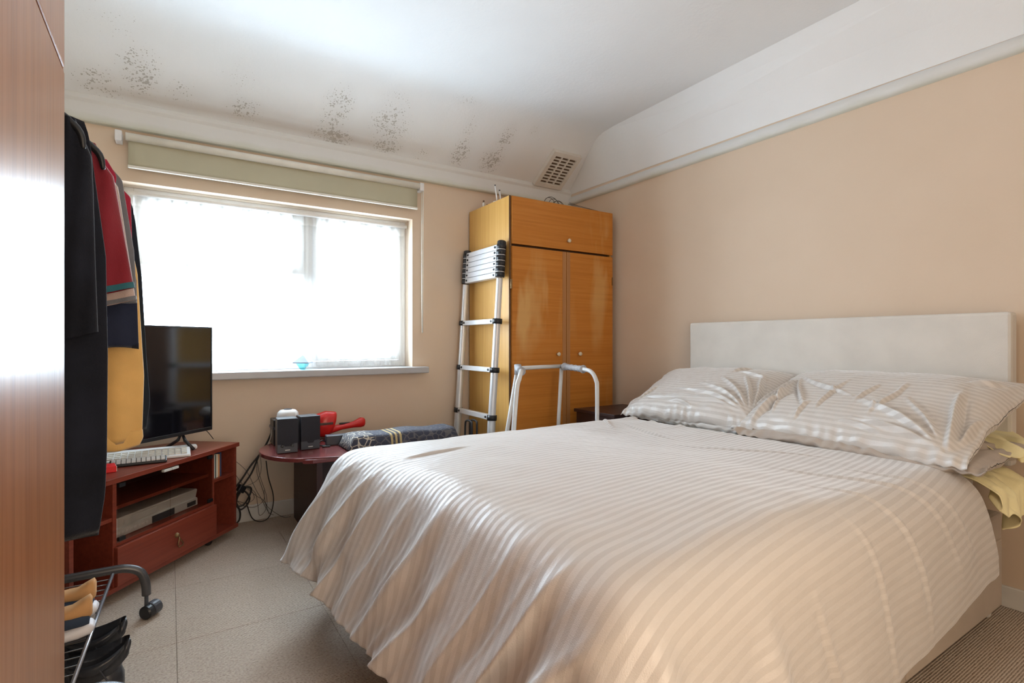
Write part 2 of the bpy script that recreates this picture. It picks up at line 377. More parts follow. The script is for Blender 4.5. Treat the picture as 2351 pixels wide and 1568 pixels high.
# ------------------------------------------------------------------ room shell
L, R, D, F0, CZ = -.72, 2.84, 3.50, -.80, 2.65          # left, right, window wall, wall behind, ceiling height
WX0, WX1, WZ0, WZ1 = -.215, 1.432, .893, 1.93            # window opening
WT = .30
def rnd(v): return v
bm = nb()
box(bm, L-.1, WX0, D, D+WT, 0, 2.5); box(bm, WX1, R+.1, D, D+WT, 0, 2.5); box(bm, WX0, WX1, D, D+WT, 0, WZ0-.03); box(bm, WX0, WX1, D, D+WT, WZ1, 2.5)
struct('wall_back', bm, 'wall')
struct('wall_right', bx(R, R+.1, F0-.1, D, 0, 2.5), 'wall')
struct('wall_left', bx(L-.1, L, F0-.1, D, 0, 2.75), 'wall')
bm = nb(); box(bm, L, 0.0, F0-.1, F0, 0, 2.75); box(bm, 1.1, R, F0-.1, F0, 0, 2.75); box(bm, 0.0, 1.1, F0-.1, F0, 2.1, 2.75); struct('wall_front', bm, 'wall')  # doorway gap invented to let the added fill light in
# invented landing, out of view, built around the added fill light
bm = nb(); box(bm, -.2, 1.3, F0-1.1, F0-1.0, 0, 2.4); box(bm, -.2, -.1, F0-1.0, F0-.1, 0, 2.4); box(bm, 1.2, 1.3, F0-1.0, F0-.1, 0, 2.4); box(bm, -.2, 1.3, F0-1.1, F0-.1, 2.4, 2.5)
struct('wall_invented_landing', bm, 'wall')
# floor and carpet tiles
floor = struct('floor', bx(L-.1, R+.1, F0-1.2, D+.1, -.08, -.008), 'underlay')
T = .5
gx, gy = .02, 2.22
tm = bx(-T/2+.0005, T/2-.0005, -T/2+.0005, T/2-.0005, -.010, 0)
bmesh.ops.bevel(tm, geom=[e for e in tm.edges if all(v.co.z > -.001 for v in e.verts)], offset=.0009, segments=1, affect='EDGES')
first = obj('carpet_tile', tm, 'carpet', floor)
first.location = (gx+T/2-2*T, gy+T/2-7*T, 0)
x0i = 0
for i in range(-2, 6):
    for j in range(-7, 3):
        xa, xb = gx+i*T, gx+(i+1)*T; ya, yb = gy+j*T, gy+(j+1)*T
        if (i, j) == (-2, -7): continue
        ca, cb, cc, ce = max(xa, L), min(xb, R), max(ya, F0), min(yb, D)
        if cb-ca < .02 or ce-cc < .02: continue
        if (ca, cb, cc, ce) == (xa, xb, ya, yb): o = first.copy(); C.objects.link(o); o.location = ((xa+xb)/2, (ya+yb)/2, 0)
        else:
            b = bx(ca+.0005, cb-.0005, cc+.0005, ce-.0005, -.010, 0)
            bmesh.ops.bevel(b, geom=[e for e in b.edges if all(v.co.z > -.001 for v in e.verts)], offset=.0009, segments=1, affect='EDGES')
            o = obj('carpet_tile', b, 'carpet', floor)
# flat ceiling + slopes.  crease points
PA, PB = (2.625, F0), (2.735, 3.005)     # right crease
YC = 3.02
bm = nb(); prism(bm, [(L, F0), (PA[0], F0), (PB[0], PB[1]), (L, YC)], CZ, CZ+.05); struct('ceiling', bm, 'plaster')
def slope_mesh(poly, thick=.05):
    bm = nb(); n = len(poly); vs = [bm.verts.new(p) for p in poly]; f = bm.faces.new(vs); f.normal_update()
    up = [bm.verts.new(Vector(p)+Vector((0, 0, .08))) for p in poly]; bm.faces.new(up[::-1])
    for i in range(n): bm.faces.new((vs[i], vs[(i+1) % n], up[(i+1) % n], up[i]))
    bmesh.ops.recalc_face_normals(bm, faces=bm.faces[:]); return bm
ZT, ZR = 2.338, 2.278
# window-side slope, softly rounded where it meets the flat ceiling
bm = nb(); cols = []
prof = []
for k in range(13):
    s = k/12; y = D-.025+(YC-.16-(D-.025))*s
    zlin = ZT+(CZ-ZT)*(D-.025-y)/(D-.025-YC)
    z = -math.log(math.exp(-zlin*38)+math.exp(-CZ*38))/38
    prof.append((y, z))
for y, z in prof:
    xr = R-.005+(PB[0]-R+.005)*min(1, (D-y)/(D-YC)); xr = min(xr, R-.005)
    cols.append((bm.verts.new((L, y, z)), bm.verts.new((xr+.01, y, z)), bm.verts.new((L, y, z+.1)), bm.verts.new((xr+.01, y, z+.1))))
for a, b in zip(cols, cols[1:]):
    bm.faces.new((a[0], b[0], b[1], a[1])); bm.faces.new((a[2], a[3], b[3], b[2]))
bmesh.ops.recalc_face_normals(bm, faces=bm.faces[:])
struct('ceiling', bm, 'slope', smooth=True)
struct('ceiling', slope_mesh([(R-.004, F0, ZR-.002), (R-.004, D, ZR+.03), (PB[0], PB[1]-.004, CZ+.002), (PA[0], F0, CZ+.002)]), 'plaster')
# picture rails
bm = nb(); P = [(D+.02, 2.203), (D-.030, 2.205), (D-.036, 2.215), (D-.032, 2.30), (D-.042, 2.318), (D-.036, 2.345), (D+.02, 2.36)]
a = [bm.verts.new((L, y, z)) for y, z in P]; b = [bm.verts.new((R, y, z)) for y, z in P]
for i in range(len(P)-1): bm.faces.new((a[i], a[i+1], b[i+1], b[i]))
bmesh.ops.recalc_face_normals(bm, faces=bm.faces[:])
struct('trim_1', bm, 'rail', bevel=.004)
bm = nb(); P = [(R+.02, 2.215), (R-.018, 2.217), (R-.026, 2.235), (R-.024, 2.262), (R-.012, 2.280), (R+.02, 2.30)]
a = [bm.verts.new((x, F0, z)) for x, z in P]; b = [bm.verts.new((x, D-.03, z)) for x, z in P]
for i in range(len(P)-1): bm.faces.new((b[i], b[i+1], a[i+1], a[i]))
bmesh.ops.recalc_face_normals(bm, faces=bm.faces[:])
struct('trim_2', bm, 'rail', smooth=True)
struct('baseboard_back', bx(L, R, D-.016, D, 0, .095), 'whitepaint', bevel=.004)
struct('baseboard_right', bx(R-.016, R, F0, D-.016, 0, .085), 'whitepaint', bevel=.004)
struct('baseboard_left', bx(L, L+.016, F0, D-.016, 0, .085), 'whitepaint', bevel=.004)

# ------------------------------------------------------------------ window
FY0, FY1 = D+.13, D+.19
w = bpy.data.objects.new('window_1', None); C.objects.link(w); w.location = ((WX0+WX1)/2, FY0, WZ0); w['kind'] = 'structure'; w.matrix_basis = TR(*w.location)
def frame_bm(x0, x1, z0, z1, t, y0, y1):
    bm = nb(); box(bm, x0, x0+t, y0, y1, z0, z1); box(bm, x1-t, x1, y0, y1, z0, z1); box(bm, x0+t, x1-t, y0, y1, z0, z0+t); box(bm, x0+t, x1-t, y0, y1, z1-t, z1); return bm
obj('window_frame', frame_bm(WX0, WX1, WZ0, WZ1, .045, FY0, FY1), 'upvc', w, world=True, bevel=.003)
obj('mullion', bx(.725, .79, FY0+.002, FY1-.002, WZ0+.045, WZ1-.045), 'upvc', w, world=True, bevel=.003)
obj('transom', bx(WX0+.045, .725, FY0+.002, FY1-.002, 1.445, 1.50), 'upvc', w, world=True, bevel=.003)
for (xa, xb, za, zb) in ((WX0+.048, .722, 1.503, WZ1-.048), (.793, WX1-.048, WZ0+.048, WZ1-.048)):
    s = obj('sash', frame_bm(xa, xb, za, zb, .05, FY0-.012, FY1-.01), 'upvc', w, world=True, bevel=.004)
    obj('pane', bx(xa+.05, xb-.05, FY0+.02, FY0+.026, za+.05, zb-.05), 'glassp', s, world=False).location = tuple(-v for v in w.location)
obj('pane', bx(WX0+.045, .725, FY0+.02, FY0+.026, WZ0+.045, 1.445), 'glassp', w, world=True)
obj('window_sill', bx(WX0-.03, 1.528, D-.075, FY0+.02, .850, .893), 'sillm', w, world=True, bevel=.006)
# roller blind
bt = thing('roller_blind', 'olive green roller blind rolled up above the window with cream bottom bar', 'blind', (.62, D-.06, 2.14))
bm = nb(); tube(bm, [(-.195, D-.062, 2.150), (1.46, D-.062, 2.150)], .021, 16); obj('roller_tube', bm, 'blindw', bt, smooth=True, world=True)
bm = nb(); tube(bm, [(-.185, D-.062, 2.139), (1.447, D-.062, 2.139)], .0235, 16)
n, m = 24, 8; V = np.zeros((n, m, 3))
for i in range(n):
    for j in range(m):
        x = -.185+1.632*i/(n-1); z = 2.150-.152*j/(m-1); V[i, j] = (x-.62, (D-.050+.003*math.sin(x*3.1+j*.4))-bt.location.y, z-bt.location.z)
bm.free(); grid_mesh('blind_fabric', V, None, 'olive', bt, solid=.003)
obj('bottom_bar', bx(-.187, 1.449, D-.060, D-.042, 1.990, 2.004), 'blindw', bt, world=True, bevel=.003)
for x in (-.228, 1.468): obj('bracket', bx(x-.012, x+.018, D-.085, D-.001, 2.118, 2.172), 'white', bt, world=True, bevel=.004)
bm = nb(); tube(bm, [(1.484, D-.072, 2.15), (1.487, D-.060, 1.8), (1.486, D-.058, 1.45), (1.485, D-.06, 1.13)], .0028, 8); tube(bm, [(1.478, D-.06, 2.15), (1.478, D-.055, 1.8), (1.479, D-.055, 1.45), (1.481, D-.06, 1.13)], .0022, 8)
obj('pull_cord', bm, 'blindw', bt, smooth=True, world=True)
# net curtain and its wire
ct = thing('net_curtain', 'sheer white net curtain on a thin white rod inside the window recess', 'curtain', (.61, D+.095, 1.9))
bm = nb(); tube(bm, [(WX0+.02, D+.085, 1.888), (WX1-.01, D+.085, 1.888)], .011, 10); obj('curtain_rod', bm, 'white', ct, smooth=True, world=True)
n, m = 220, 26; V = np.zeros((n, m, 3)); UV = np.zeros((n, m, 2))
for i in range(n):
    x = WX0+.03+(WX1-WX0-.06)*i/(n-1)
    for j in range(m):
        v = j/(m-1); z = WZ0+.012+(1.892-WZ0-.012)*v
        V[i, j] = (x-.61, .0+.008*math.sin(x*70+math.sin(x*9)*3)*(.6+.4*v)+.004*math.sin(x*173), z-1.9); UV[i, j] = (x, v)
grid_mesh('net_panel', V, UV, 'net', ct)
# ornament on the sill: aqua diamond-shaped glass with slate roof
og = thing('sill_ornament', 'small aqua glass ornament with pointed blue grey top on the window sill', 'ornament', (.705, D+.02, .893), .3)
obj('glass_body', lathe(nb(), [(0, 0), (.016, 0), (.018, .004), (.045, .038), (0, .040)], 4), 'aqua', og)
obj('ornament_top', lathe(nb(), [(0, .040), (.068, .040), (.068, .046), (.030, .072), (0, .092)], 4), 'slate', og)

# ------------------------------------------------------------------ air vent on the slope
ang = math.atan2(CZ-ZT, D-.025-YC)
vt = thing('air_vent', 'cream plastic air vent grille on the sloping ceiling above the wardrobe', 'vent', (0, 0, 0))
vt.matrix_basis = TR(2.575, 3.325, ZT+(CZ-ZT)*(D-.025-3.325)/(D-.025-YC)-.002) @ RX(-ang)
# local: x right, y up the... toward window wall, z normal to slope (down is -z)
VW, VH = .135, .165
obj('vent_backing', bx(-VW+.01, VW-.01, -VH+.01, VH-.01, -.020, -.012), 'ventdark', vt)
obj('vent_frame', (lambda b: b)(frame_bm(-VW, VW, -VH, VH, .034, 0, .034)), 'ventm', vt)
fr = vt.children[-1]; fr.data.transform(RX(-PI/2)); 
bm = nb()
for k in range(-1, 9):
    y = -VH+.034+(2*VH-.068)*(k+1)/9; box(bm, -VW+.03, VW-.03, y-.0045, y+.0045, -.030, -.019)
obj('vent_bars', bm, 'ventm', vt)
bm = nb()
for x in (-.034, .034): box(bm, x-.006, x+.006, -VH+.02, VH-.02, -.0305, -.019)
obj('vent_dividers', bm, 'ventm', vt)

# ------------------------------------------------------------------ orange teak wardrobe in the corner
wd = thing('wardrobe', 'tall orange teak wardrobe with top box and two doors in the far corner', 'wardrobe', (2.333, 3.2, 0))
wx0, wx1, wy, wyb, wh = 1.876, 2.79, 2.932, 3.480, 2.034
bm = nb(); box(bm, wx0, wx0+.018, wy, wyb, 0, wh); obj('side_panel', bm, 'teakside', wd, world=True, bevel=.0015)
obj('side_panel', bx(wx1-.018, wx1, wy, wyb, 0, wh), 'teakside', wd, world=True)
obj('front_edging', bx(wx0-.001, wx0+.012, wy-.004, wy-.0001, 0, wh), 'darkedge', wd, world=True)
obj('top_panel', bx(wx0+.018, wx1-.018, wy, wyb, wh-.018, wh), 'teak', wd, world=True)
obj('back_panel', bx(wx0+.018, wx1-.018, wyb-.008, wyb, .02, wh-.018), 'darkedge', wd, world=True)
obj('divider', bx(wx0+.018, wx1-.018, wy+.02, wyb-.01, 1.70, 1.718), 'darkedge', wd, world=True)
obj('plinth', bx(wx0+.018, wx1-.018, wy+.03, wy+.045, 0, .08), 'darkedge', wd, world=True)
knob_prof = [(0, 0), (.006, 0), (.006, .010), (.013, .016), (.0145, .022), (.011, .028), (0, .030)]
def knob(p, par, mat='knob', s=1): return obj('knob', lathe(nb(), [(r*s, z*s) for r, z in knob_prof], 18, TR(*p) @ RX(PI/2)), mat, par, smooth=True, world=False)
for (xa, xb, za, zb, kx, kz, nm) in ((1.890, 2.342, .085, 1.700, 2.263, .982, 'door'), (2.346, wx1-.003, .085, 1.700, 2.456, .982, 'door'), (1.890, wx1-.003, 1.716, 2.030, 2.356, 1.778, 'top_door')):
    d = obj(nm, bx(xa, xb, wy-.018, wy-.001, za, zb), 'teak', wd, world=True, bevel=.0015)
    k = knob((kx-2.333, wy-.018-3.2, kz), d)
    if nm == 'door':
        s = (2.310, 2.3415) if xa < 2 else (2.3465, 2.378)
        obj('edge_stile', bx(s[0], s[1], wy-.0195, wy-.0175, za, zb), 'teakstrip', d, label='greyed edge strip').location = (-2.333, -3.2, 0)
for x, z in ((1.884, .30), (1.884, 1.45), (wx1-.008, 1.52), (wx1-.008, .30)):
    obj('hinge', bx(x-.004, x+.004, wy-.022, wy-.004, z-.03, z+.03), 'brass', wd, world=True)

# things lying on the wardrobe
def wire_hanger(name, label, loc, rz, tilt, s=1.0, mat='wire', r=.0016, group=None):
    t = thing(name, label, 'hanger', loc, 0, group); t.matrix_basis = TR(*loc) @ RZ(rz) @ RX(tilt)
    body = [(-.2, 0, 0), (-.19, 0, .012), (-.02, 0, .095), (0, 0, .10), (.02, 0, .095), (.19, 0, .012), (.2, 0, 0), (.19, 0, -.004), (-.19, 0, -.004)]
    obj('frame', tube(nb(), [Vector(p)*s for p in body], r, 6, closed=True), mat, t, smooth=True)
    hook = spline([(0, 0, .10), (0, 0, .13), (.012, 0, .150), (.024, 0, .165), (.015, 0, .185), (-.004, 0, .188), (-.016, 0, .176)], 5)
    obj('hook', tube(nb(), [p*s for p in hook], r, 6), mat, t, smooth=True)
    return t
bm = nb()
for k, (cx, rr, a) in enumerate(((2.25, .050, .2), (2.275, .062, -.1), (2.31, .055, .35), (2.35, .048, -.3), (2.37, .055, .1))):
    P = [(cx+rr*math.cos(q), 2.985+.012*k+.4*a*rr*math.cos(q), 2.038+max(0, rr*.95*math.sin(q))) for q in [PI*i/14 for i in range(15)]]
    tube(bm, P, .0022, 6)
tag(obj('wire_coil', bm, 'wire', smooth=True), 'loose coil of dark wire loops on top of the orange wardrobe', 'wire')
wire_hanger('wire_hanger', 'thin wire coat hanger lying flat on the wardrobe at its right end', (2.56, 2.96, 2.048), .12, -1.15, .9)
# white bent plastic brackets and little stoppers
wp = atY(1118, 470, 3.14)
t = thing('white_bracket', 'pair of bent white plastic rods standing at the back left of the wardrobe top', 'bracket', (1.905, 3.14, 2.034))
for dx, h, bend in ((0, .115, -.004), (.030, .085, .002)):
    obj('upright', tube(nb(), [(dx-.012+bend*0, .02, .008), (dx+.005, 0, .012), (dx+.004, 0, .03), (dx-.006+bend, 0, h)], .005, 8), 'white', t, smooth=True)
    obj('tip', tube(nb(), [(dx-.006+bend, 0, h), (dx-.0065+bend, 0, h+.009)], .0055, 8), 'dgrey', t, smooth=True)
for k, (x, y, h) in enumerate(((1.895, 3.30, .05), (1.93, 3.31, .03))):
    t = thing('small_bottle', ('taller' if k == 0 else 'shorter')+' tiny cream bottle with dark cap at the wardrobe top back edge', 'bottle', (x, y, 2.034), 0, 'tiny bottles on the wardrobe')
    obj('glass_body', lathe(nb(), [(0, 0), (.008, 0), (.008, h*.6), (.004, h*.75), (0, h*.75)], 12), 'cream', t, smooth=True)
    obj('cap', lathe(nb(), [(0, h*.75), (.006, h*.75), (.006, h), (0, h)], 12), 'darkedge', t)

# ------------------------------------------------------------------ telescopic ladder leaning on the wardrobe side
ld = thing('telescopic_ladder', 'aluminium telescopic ladder with black collars leaning on the wardrobe side', 'ladder', (1.722, 3.194, 0))
ld.matrix_basis = TR(1.722, 3.194, 0) @ RY(.0655)
ZS = [.275, .575, .885, 1.205]; hw = .237
for sgn in (-1, 1):
    y = sgn*hw
    zs = [0.02]+ZS+[1.50]
    for k in range(len(zs)-1):
        r = .0285-.0018*k
        obj('stile', lathe(nb(), [(0, zs[k]), (r, zs[k]), (r, zs[k+1]-.012), (0, zs[k+1]-.012)], 20, TR(0, y, 0)), 'alu', ld, smooth=False)
    obj('rubber_foot', lathe(nb(), [(0, 0), (.034, 0), (.032, .035), (0, .035)], 16, TR(0, y, 0)), 'black', ld)
for o in [c for c in ld.children if c.name.startswith('stile')]:
    o.data.polygons.foreach_set('use_smooth', [True]*len(o.data.polygons)); o.data.update()
    e = o.modifiers.new('edge', 'EDGE_SPLIT'); e.split_angle = .7
def collar(z, r, h=.026):
    for sgn in (-1, 1):
        obj('collar', lathe(nb(), [(r-.006, z-h/2), (r, z-h/2), (r+.001, z), (r, z+h/2), (r-.006, z+h/2)], 20, TR(0, sgn*hw, 0)), 'black', ld, smooth=True)
def rung(z, hgt=.033):
    g = obj('rung', bx(-.020, .020, -hw+.020, hw-.020, z-hgt/2, z+hgt/2), 'alu', ld, bevel=.003)
    for sgn in (-1, 1):
        obj('latch', lathe(nb(), [(0, 0), (.008, 0), (.007, .006), (0, .007)], 12, TR(-.0195, sgn*(hw-.048), z) @ RY(-PI/2)), 'black', g)
for z in ZS: collar(z, .0325, .034); rung(z)
for k in range(6):
    z = 1.512+k*.037
    collar(z, .0315, .032); rung(z, .0345)
for sgn in (-1, 1): obj('end_cap', lathe(nb(), [(0, 1.712), (.030, 1.712), (.029, 1.732), (.022, 1.738), (0, 1.738)], 20, TR(0, sgn*hw, 0)), 'black', ld, smooth=False)
for sgn in (-1, 1): obj('inner_tube', lathe(nb(), [(.018, 1.50), (.0295, 1.50), (.0295, 1.712), (.018, 1.712)], 16, TR(0, sgn*hw, 0)), 'alu', ld, smooth=False)

# ------------------------------------------------------------------ walking frame behind the bed
wf = thing('walking_frame', 'pale grey tubular walking frame with grey handgrip standing before the wardrobe', 'walking frame', (1.87, 2.52, 0))
def wt(P, nm='leg', r=.0125): return obj(nm, tube(nb(), [Vector(p) for p in P], r, 12), 'greytube', wf, smooth=True, world=True)
wt(spline([(1.475, 2.30, .02), (1.50, 2.315, .45), (1.535, 2.325, .80), (1.560, 2.335, .875), (1.60, 2.38, .905), (1.68, 2.50, .907), (1.785, 2.69, .907)], 8), 'side_tube')
wt([(1.640, 2.735, .02), (1.735, 2.715, .58), (1.790, 2.70, .907)], 'leg')
wt(spline([(2.105, 2.33, .02), (2.105, 2.33, .45), (2.105, 2.33, .78), (2.102, 2.335, .84), (2.098, 2.37, .888), (2.105, 2.45, .902), (2.135, 2.62, .906), (2.157, 2.73, .908)], 8), 'side_tube')
wt([(2.130, 2.76, .02), (2.145, 2.745, .58), (2.158, 2.733, .905)], 'leg')
wt([(1.79, 2.70, .905), (1.98, 2.715, .908), (2.158, 2.733, .908)], 'cross_bar')
wt([(1.69, 2.725, .35), (2.14, 2.75, .35)], 'cross_bar', .010)
for x, y in ((1.475, 2.30), (1.640, 2.735), (2.105, 2.33), (2.130, 2.76)):
    obj('rubber_foot', lathe(nb(), [(0, 0), (.021, 0), (.017, .04), (0, .04)], 14, TR(x, y, 0)), 'gripg', wf, world=True)
obj('bracket', tube(nb(), [(1.786, 2.690, .868), (1.792, 2.702, .928)], .021, 12), 'gripg', wf, smooth=True, world=True)
def grip(P, Q, nm='handgrip'):
    P, Q = Vector(P), Vector(Q); n = 40
    return obj(nm, tube(nb(), [P.lerp(Q, i/n) for i in range(n+1)], lambda t: .0185+(.005 if t < .05 or t > .95 else 0)+.0022*math.cos(t*10*PI), 14), 'gripg', wf, smooth=True, world=True)
grip((2.149, 2.69, .907), (2.106, 2.455, .902)); grip((1.757, 2.64, .907), (1.625, 2.415, .906))

# dark bedside cabinet in the corner behind the bed
t = thing('bedside_cabinet', 'dark wooden bedside cabinet wedged between bed and wardrobe behind the pillow', 'cabinet', (2.56, 2.61, 0))
obj('body', bx(2.34, 2.78, 2.43, 2.80, 0, .59), 'darkwood', t, world=True, bevel=.003)
obj('top_panel', bx(2.325, 2.79, 2.415, 2.81, .59, .612), 'darkwood', t, world=True, bevel=.003)
for z in (.06, .33):
    d = obj('drawer', bx(2.36, 2.76, 2.414, 2.43, z, z+.24), 'darkwood', t, world=True, bevel=.003)
# black folded trolley behind the ladder foot
t = thing('black_bag', 'black bag with upright handles standing behind the bed at the ladder foot', 'bag', (1.60, 3.05, 0))
bm = nb(); box(bm, 1.50, 1.69, 2.97, 3.13, 0, .42); obj('bag_body', bm, 'leather', t, world=True, bevel=.03)
for x in (1.635, 1.672):
    obj('handle', tube(nb(), spline([(x, 3.00, .40), (x, 3.00, .525), (x+.006, 3.02, .55), (x+.008, 3.08, .55), (x+.006, 3.10, .525), (x+.004, 3.10, .40)], 5), .007, 8), 'black', t, smooth=True, world=True)

# ------------------------------------------------------------------ glossy brown wardrobe beside the camera
gw = thing('wardrobe', 'glossy dark brown wardrobe close to the camera, reflecting the window', 'wardrobe', (-.45, .98, 0))
obj('carcass', bx(L+.01, -.212, .42, 1.548, 0, 2.45), 'deepbrown', gw, world=True)
for ya, yb in ((.425, .975), (.979, 1.528)):
    d = obj('door', bx(-.2115, -.1965, ya, yb, .06, 1.668), 'gloss', gw, world=True, bevel=.003)
    d2 = obj('top_door', bx(-.2115, -.1965, ya, yb, 1.680, 2.42), 'gloss', gw, world=True, bevel=.003)
obj('side_lip', bx(-.2115, -.2005, 1.536, 1.549, 0, 2.45), 'palelip', gw, world=True)

# ------------------------------------------------------------------ garment rail with clothes and shoes
gr = thing('garment_rail', 'dark grey tubular garment rail on castors with wire shoe shelf', 'garment rail', (-.38, 2.05, 0))
bm = nb()
foot = lambda y: spline([(-.62, y, .075), (-.62, y, .13), (-.605, y, .185), (-.55, y, .205), (-.38, y, .207), (-.19, y, .208), (-.135, y, .203), (-.095, y, .180), (-.079, y, .135), (-.076, y, .088)], 6)
for y in (1.66, 2.49):
    obj('foot_tube', tube(nb(), foot(y), .0155, 14), 'gun', gr, smooth=True, world=True)
    obj('post', tube(nb(), [(-.38, y, .2), (-.38, y, 1.70)], .0145, 12), 'gun', gr, smooth=True, world=True)
    for x, a in ((-.076, .5), (-.62, -.4)):
        c = obj('castor', lathe(nb(), [(0, -.017), (.020, -.017), (.0255, -.012), (.0255, .012), (.020, .017), (0, .017)], 20, TR(x+.004, y-.014, .0272) @ RZ(2.5) @ RX(PI/2)), 'black', gr, world=True)
        obj('castor_hood', lathe(nb(), [(0, .010), (.0265, .010), (.0275, .014), (.0270, .046), (.019, .052), (0, .052)], 20, TR(x+.384, y-2.064, .0285) @ RZ(2.5) @ RX(PI/2)), 'dgrey', c)
        obj('castor_stem', tube(nb(), [(x+.38, y-2.05, .045), (x+.38, y-2.05, .10)], .007, 8), 'dgrey', c)
obj('hanging_bar', tube(nb(), [(-.38, 1.60, 1.70), (-.38, 2.56, 1.70)], .0145, 12), 'gun', gr, smooth=True, world=True)
obj('side_rod', tube(nb(), [(-.178, 2.495, .200), (-.214, 1.655, .190)], .0055, 8), 'rod', gr, smooth=True, world=True)
obj('side_rod', tube(nb(), [(-.56, 2.495, .200), (-.56, 1.655, .190)], .0055, 8), 'rod', gr, smooth=True, world=True)
for k in range(17):
    y = 1.70+k*.046; xr = -.214+(y-1.655)/.84*.036
    obj('shelf_wire', tube(nb(), [(xr, y, .1945), (-.56, y, .1945)], .0018, 6), 'wire', gr, smooth=True, world=True)

def interp(tab, s):
    for (a, va), (b, vb) in zip(tab, tab[1:]):
        if s <= b: return va+(vb-va)*(s-a)/max(b-a, 1e-6)
    return tab[-1][1]
def hang_mesh(xc, Y, top, bot, wtab, thick, slope=.22, seed=0, n=46, m=72, ripple=.008, wtabL=None, full=False):
    """closed hanging cloth body; wtab right half-width from top (0) to hem (1)"""
    V = np.zeros((n+2, m, 3)); UV = np.zeros((n+2, m, 2)); rs = np.random.RandomState(seed); ph = rs.rand(4)*6
    for i in range(n):
        s = i/(n-1); wR = interp(wtab, s); wL = interp(wtabL or wtab, s)
        tk = thick*(1 if full else min(1, .12+s*5))*(1+.15*math.sin(s*5+ph[0]))
        for j in range(m):
            th = 2*PI*j/m; c, q = math.cos(th), math.sin(th)
            cx = math.copysign(abs(c)**.75, c); x = cx*(wR if c > 0 else wL)
            y = math.copysign(abs(q)**.9, q)*tk*(1-.35*abs(cx)**3)
            y += ripple*s*(math.sin(x*38+ph[1]+s*2)+.6*math.sin(x*71+ph[2]-s*3))
            z = top-slope*abs(x)*(1-s)-(top-bot)*s+.006*s*math.sin(x*30+ph[3])
            if abs(x) < .06: z -= (1-s)**8*.0
            V[i, j] = (xc+x, Y+y, z)
    V[1:n+1] = V[:n].copy()
    V[0] = V[1].mean(axis=0)*0+V[1]; V[0, :, 1] = Y
    V[n+1] = V[n]; V[n+1, :, 1] = Y+(V[n, :, 1]-Y)*.6; V[n+1, :, 2] += .02
    return V
def garment(name, label, cat, xc, Y, top, bot, wtab, thick, mat, **kw):
    t = thing(name, label, cat, (xc, Y, top), 0, 'clothes hanging on the garment rail')
    V = hang_mesh(0, 0, 0, bot-top, wtab, thick, **kw); grid_mesh('body', V, None, mat, t, wrap=True)
    obj('hanger_hook', tube(nb(), spline([(0, 0, -.012), (0, 0, 1.70-top+.004), (.012, 0, 1.70-top+.016), (0, 0, 1.70-top+.021), (-.014, 0, 1.70-top+.012)], 4), .0018, 6), 'rod', t, smooth=True)
    return t
def sleeve(t, p0, p1, w0, w1, thick, mat, trims=(), seed=1):
    """flattened tube from the shoulder down; p in local coords of t"""
    n, m = 26, 28; p0, p1 = Vector(p0), Vector(p1); rs = np.random.RandomState(seed); ph = rs.rand(3)*6
    def sec(s, grow=0):
        c = p0.lerp(p1, s); w = w0+(w1-w0)*s+grow; out = []
        for j in range(m):
            th = 2*PI*j/m
            out.append((c.x+math.cos(th)*w*(min(1, .35+s*4)), c.y+math.sin(th)*(thick+grow)*(1+.25*math.sin(s*9+ph[0]))+.004*math.sin(math.cos(th)*7+s*8+ph[1]), c.z-(.35*w*(math.cos(th)+.0)*(1-s)*1.0)*0+.30*w*math.cos(th)*s*1.0))
        return out
    V = np.array([sec(i/(n-1)) for i in range(n)]); grid_mesh('sleeve', V, None, mat, t, wrap=True)
    for a, b, tm in trims:
        V = np.array([sec(a+(b-a)*k/3, .0025) for k in range(4)]); grid_mesh('cuff_band', V, None, tm, t, wrap=True)
XC = -.38
g = garment('cardigan', 'long black fluffy knitted cardigan nearest on the rail beside the brown wardrobe', 'cardigan', XC, 1.76, 1.70, .56,
    [(0, .193), (.03, .203), (.11, .213), (.31, .238), (.55, .242), (.8, .240), (.9, .236), (1, .222)], .036, 'blackknit', slope=.30, seed=3, ripple=.006)
sleeve(g, (.165, -.035, -.07), (.175, -.035, -.62), .045, .05, .022, 'blackknit')
g = garment('polo_shirt', 'maroon short-sleeved shirt with teal trimmed cuff behind the black cardigan', 'shirt', XC, 1.93, 1.685, 1.02,
    [(0, .20), (.1, .225), (.5, .22), (1, .22)], .020, 'maroon', seed=5)
sleeve(g, (.185, 0, -.07), (.225, 0, -.475), .048, .066, .026, 'maroon', [(.955, 1.0, 'teal')])
g = garment('tee_shirt', 'navy shirt with beige ribbed cuff showing just under the maroon one', 'shirt', XC, 2.00, 1.685, 1.05,
    [(0, .20), (.1, .22), (1, .215)], .018, 'navy', seed=6)
sleeve(g, (.195, 0, -.08), (.228, 0, -.505), .045, .064, .020, 'beige', [(.97, 1.0, 'greyc')])
g = garment('crimson_shirt', 'crimson shirt with grey shoulder seen between maroon and grey ones', 'shirt', XC, 2.07, 1.685, 1.22,
    [(0, .215), (.1, .24), (1, .20)], .016, 'crimson', seed=7)
g = garment('grey_shirt', 'plain mid-grey long shirt in the middle of the hanging clothes', 'shirt', XC, 2.13, 1.685, 1.20,
    [(0, .215), (.08, .250), (.6, .282), (1, .290)], .020, 'greyc', seed=8)
g = garment('navy_shirt', 'navy blue shirt ending in a curved hem above the mustard sweatshirt', 'shirt', XC, 2.19, 1.685, 1.045,
    [(0, .20), (.1, .24), (.6, .285), (1, .292)], .030, 'navy', seed=9)
g = garment('sweatshirt', 'mustard orange sweatshirt with ribbed hem hanging above the white keyboards', 'sweatshirt', XC, 2.27, 1.685, .725,
    [(0, .20), (.08, .24), (.35, .285), (.75, .304), (1, .298)], .038, 'orange', seed=10, ripple=.007)
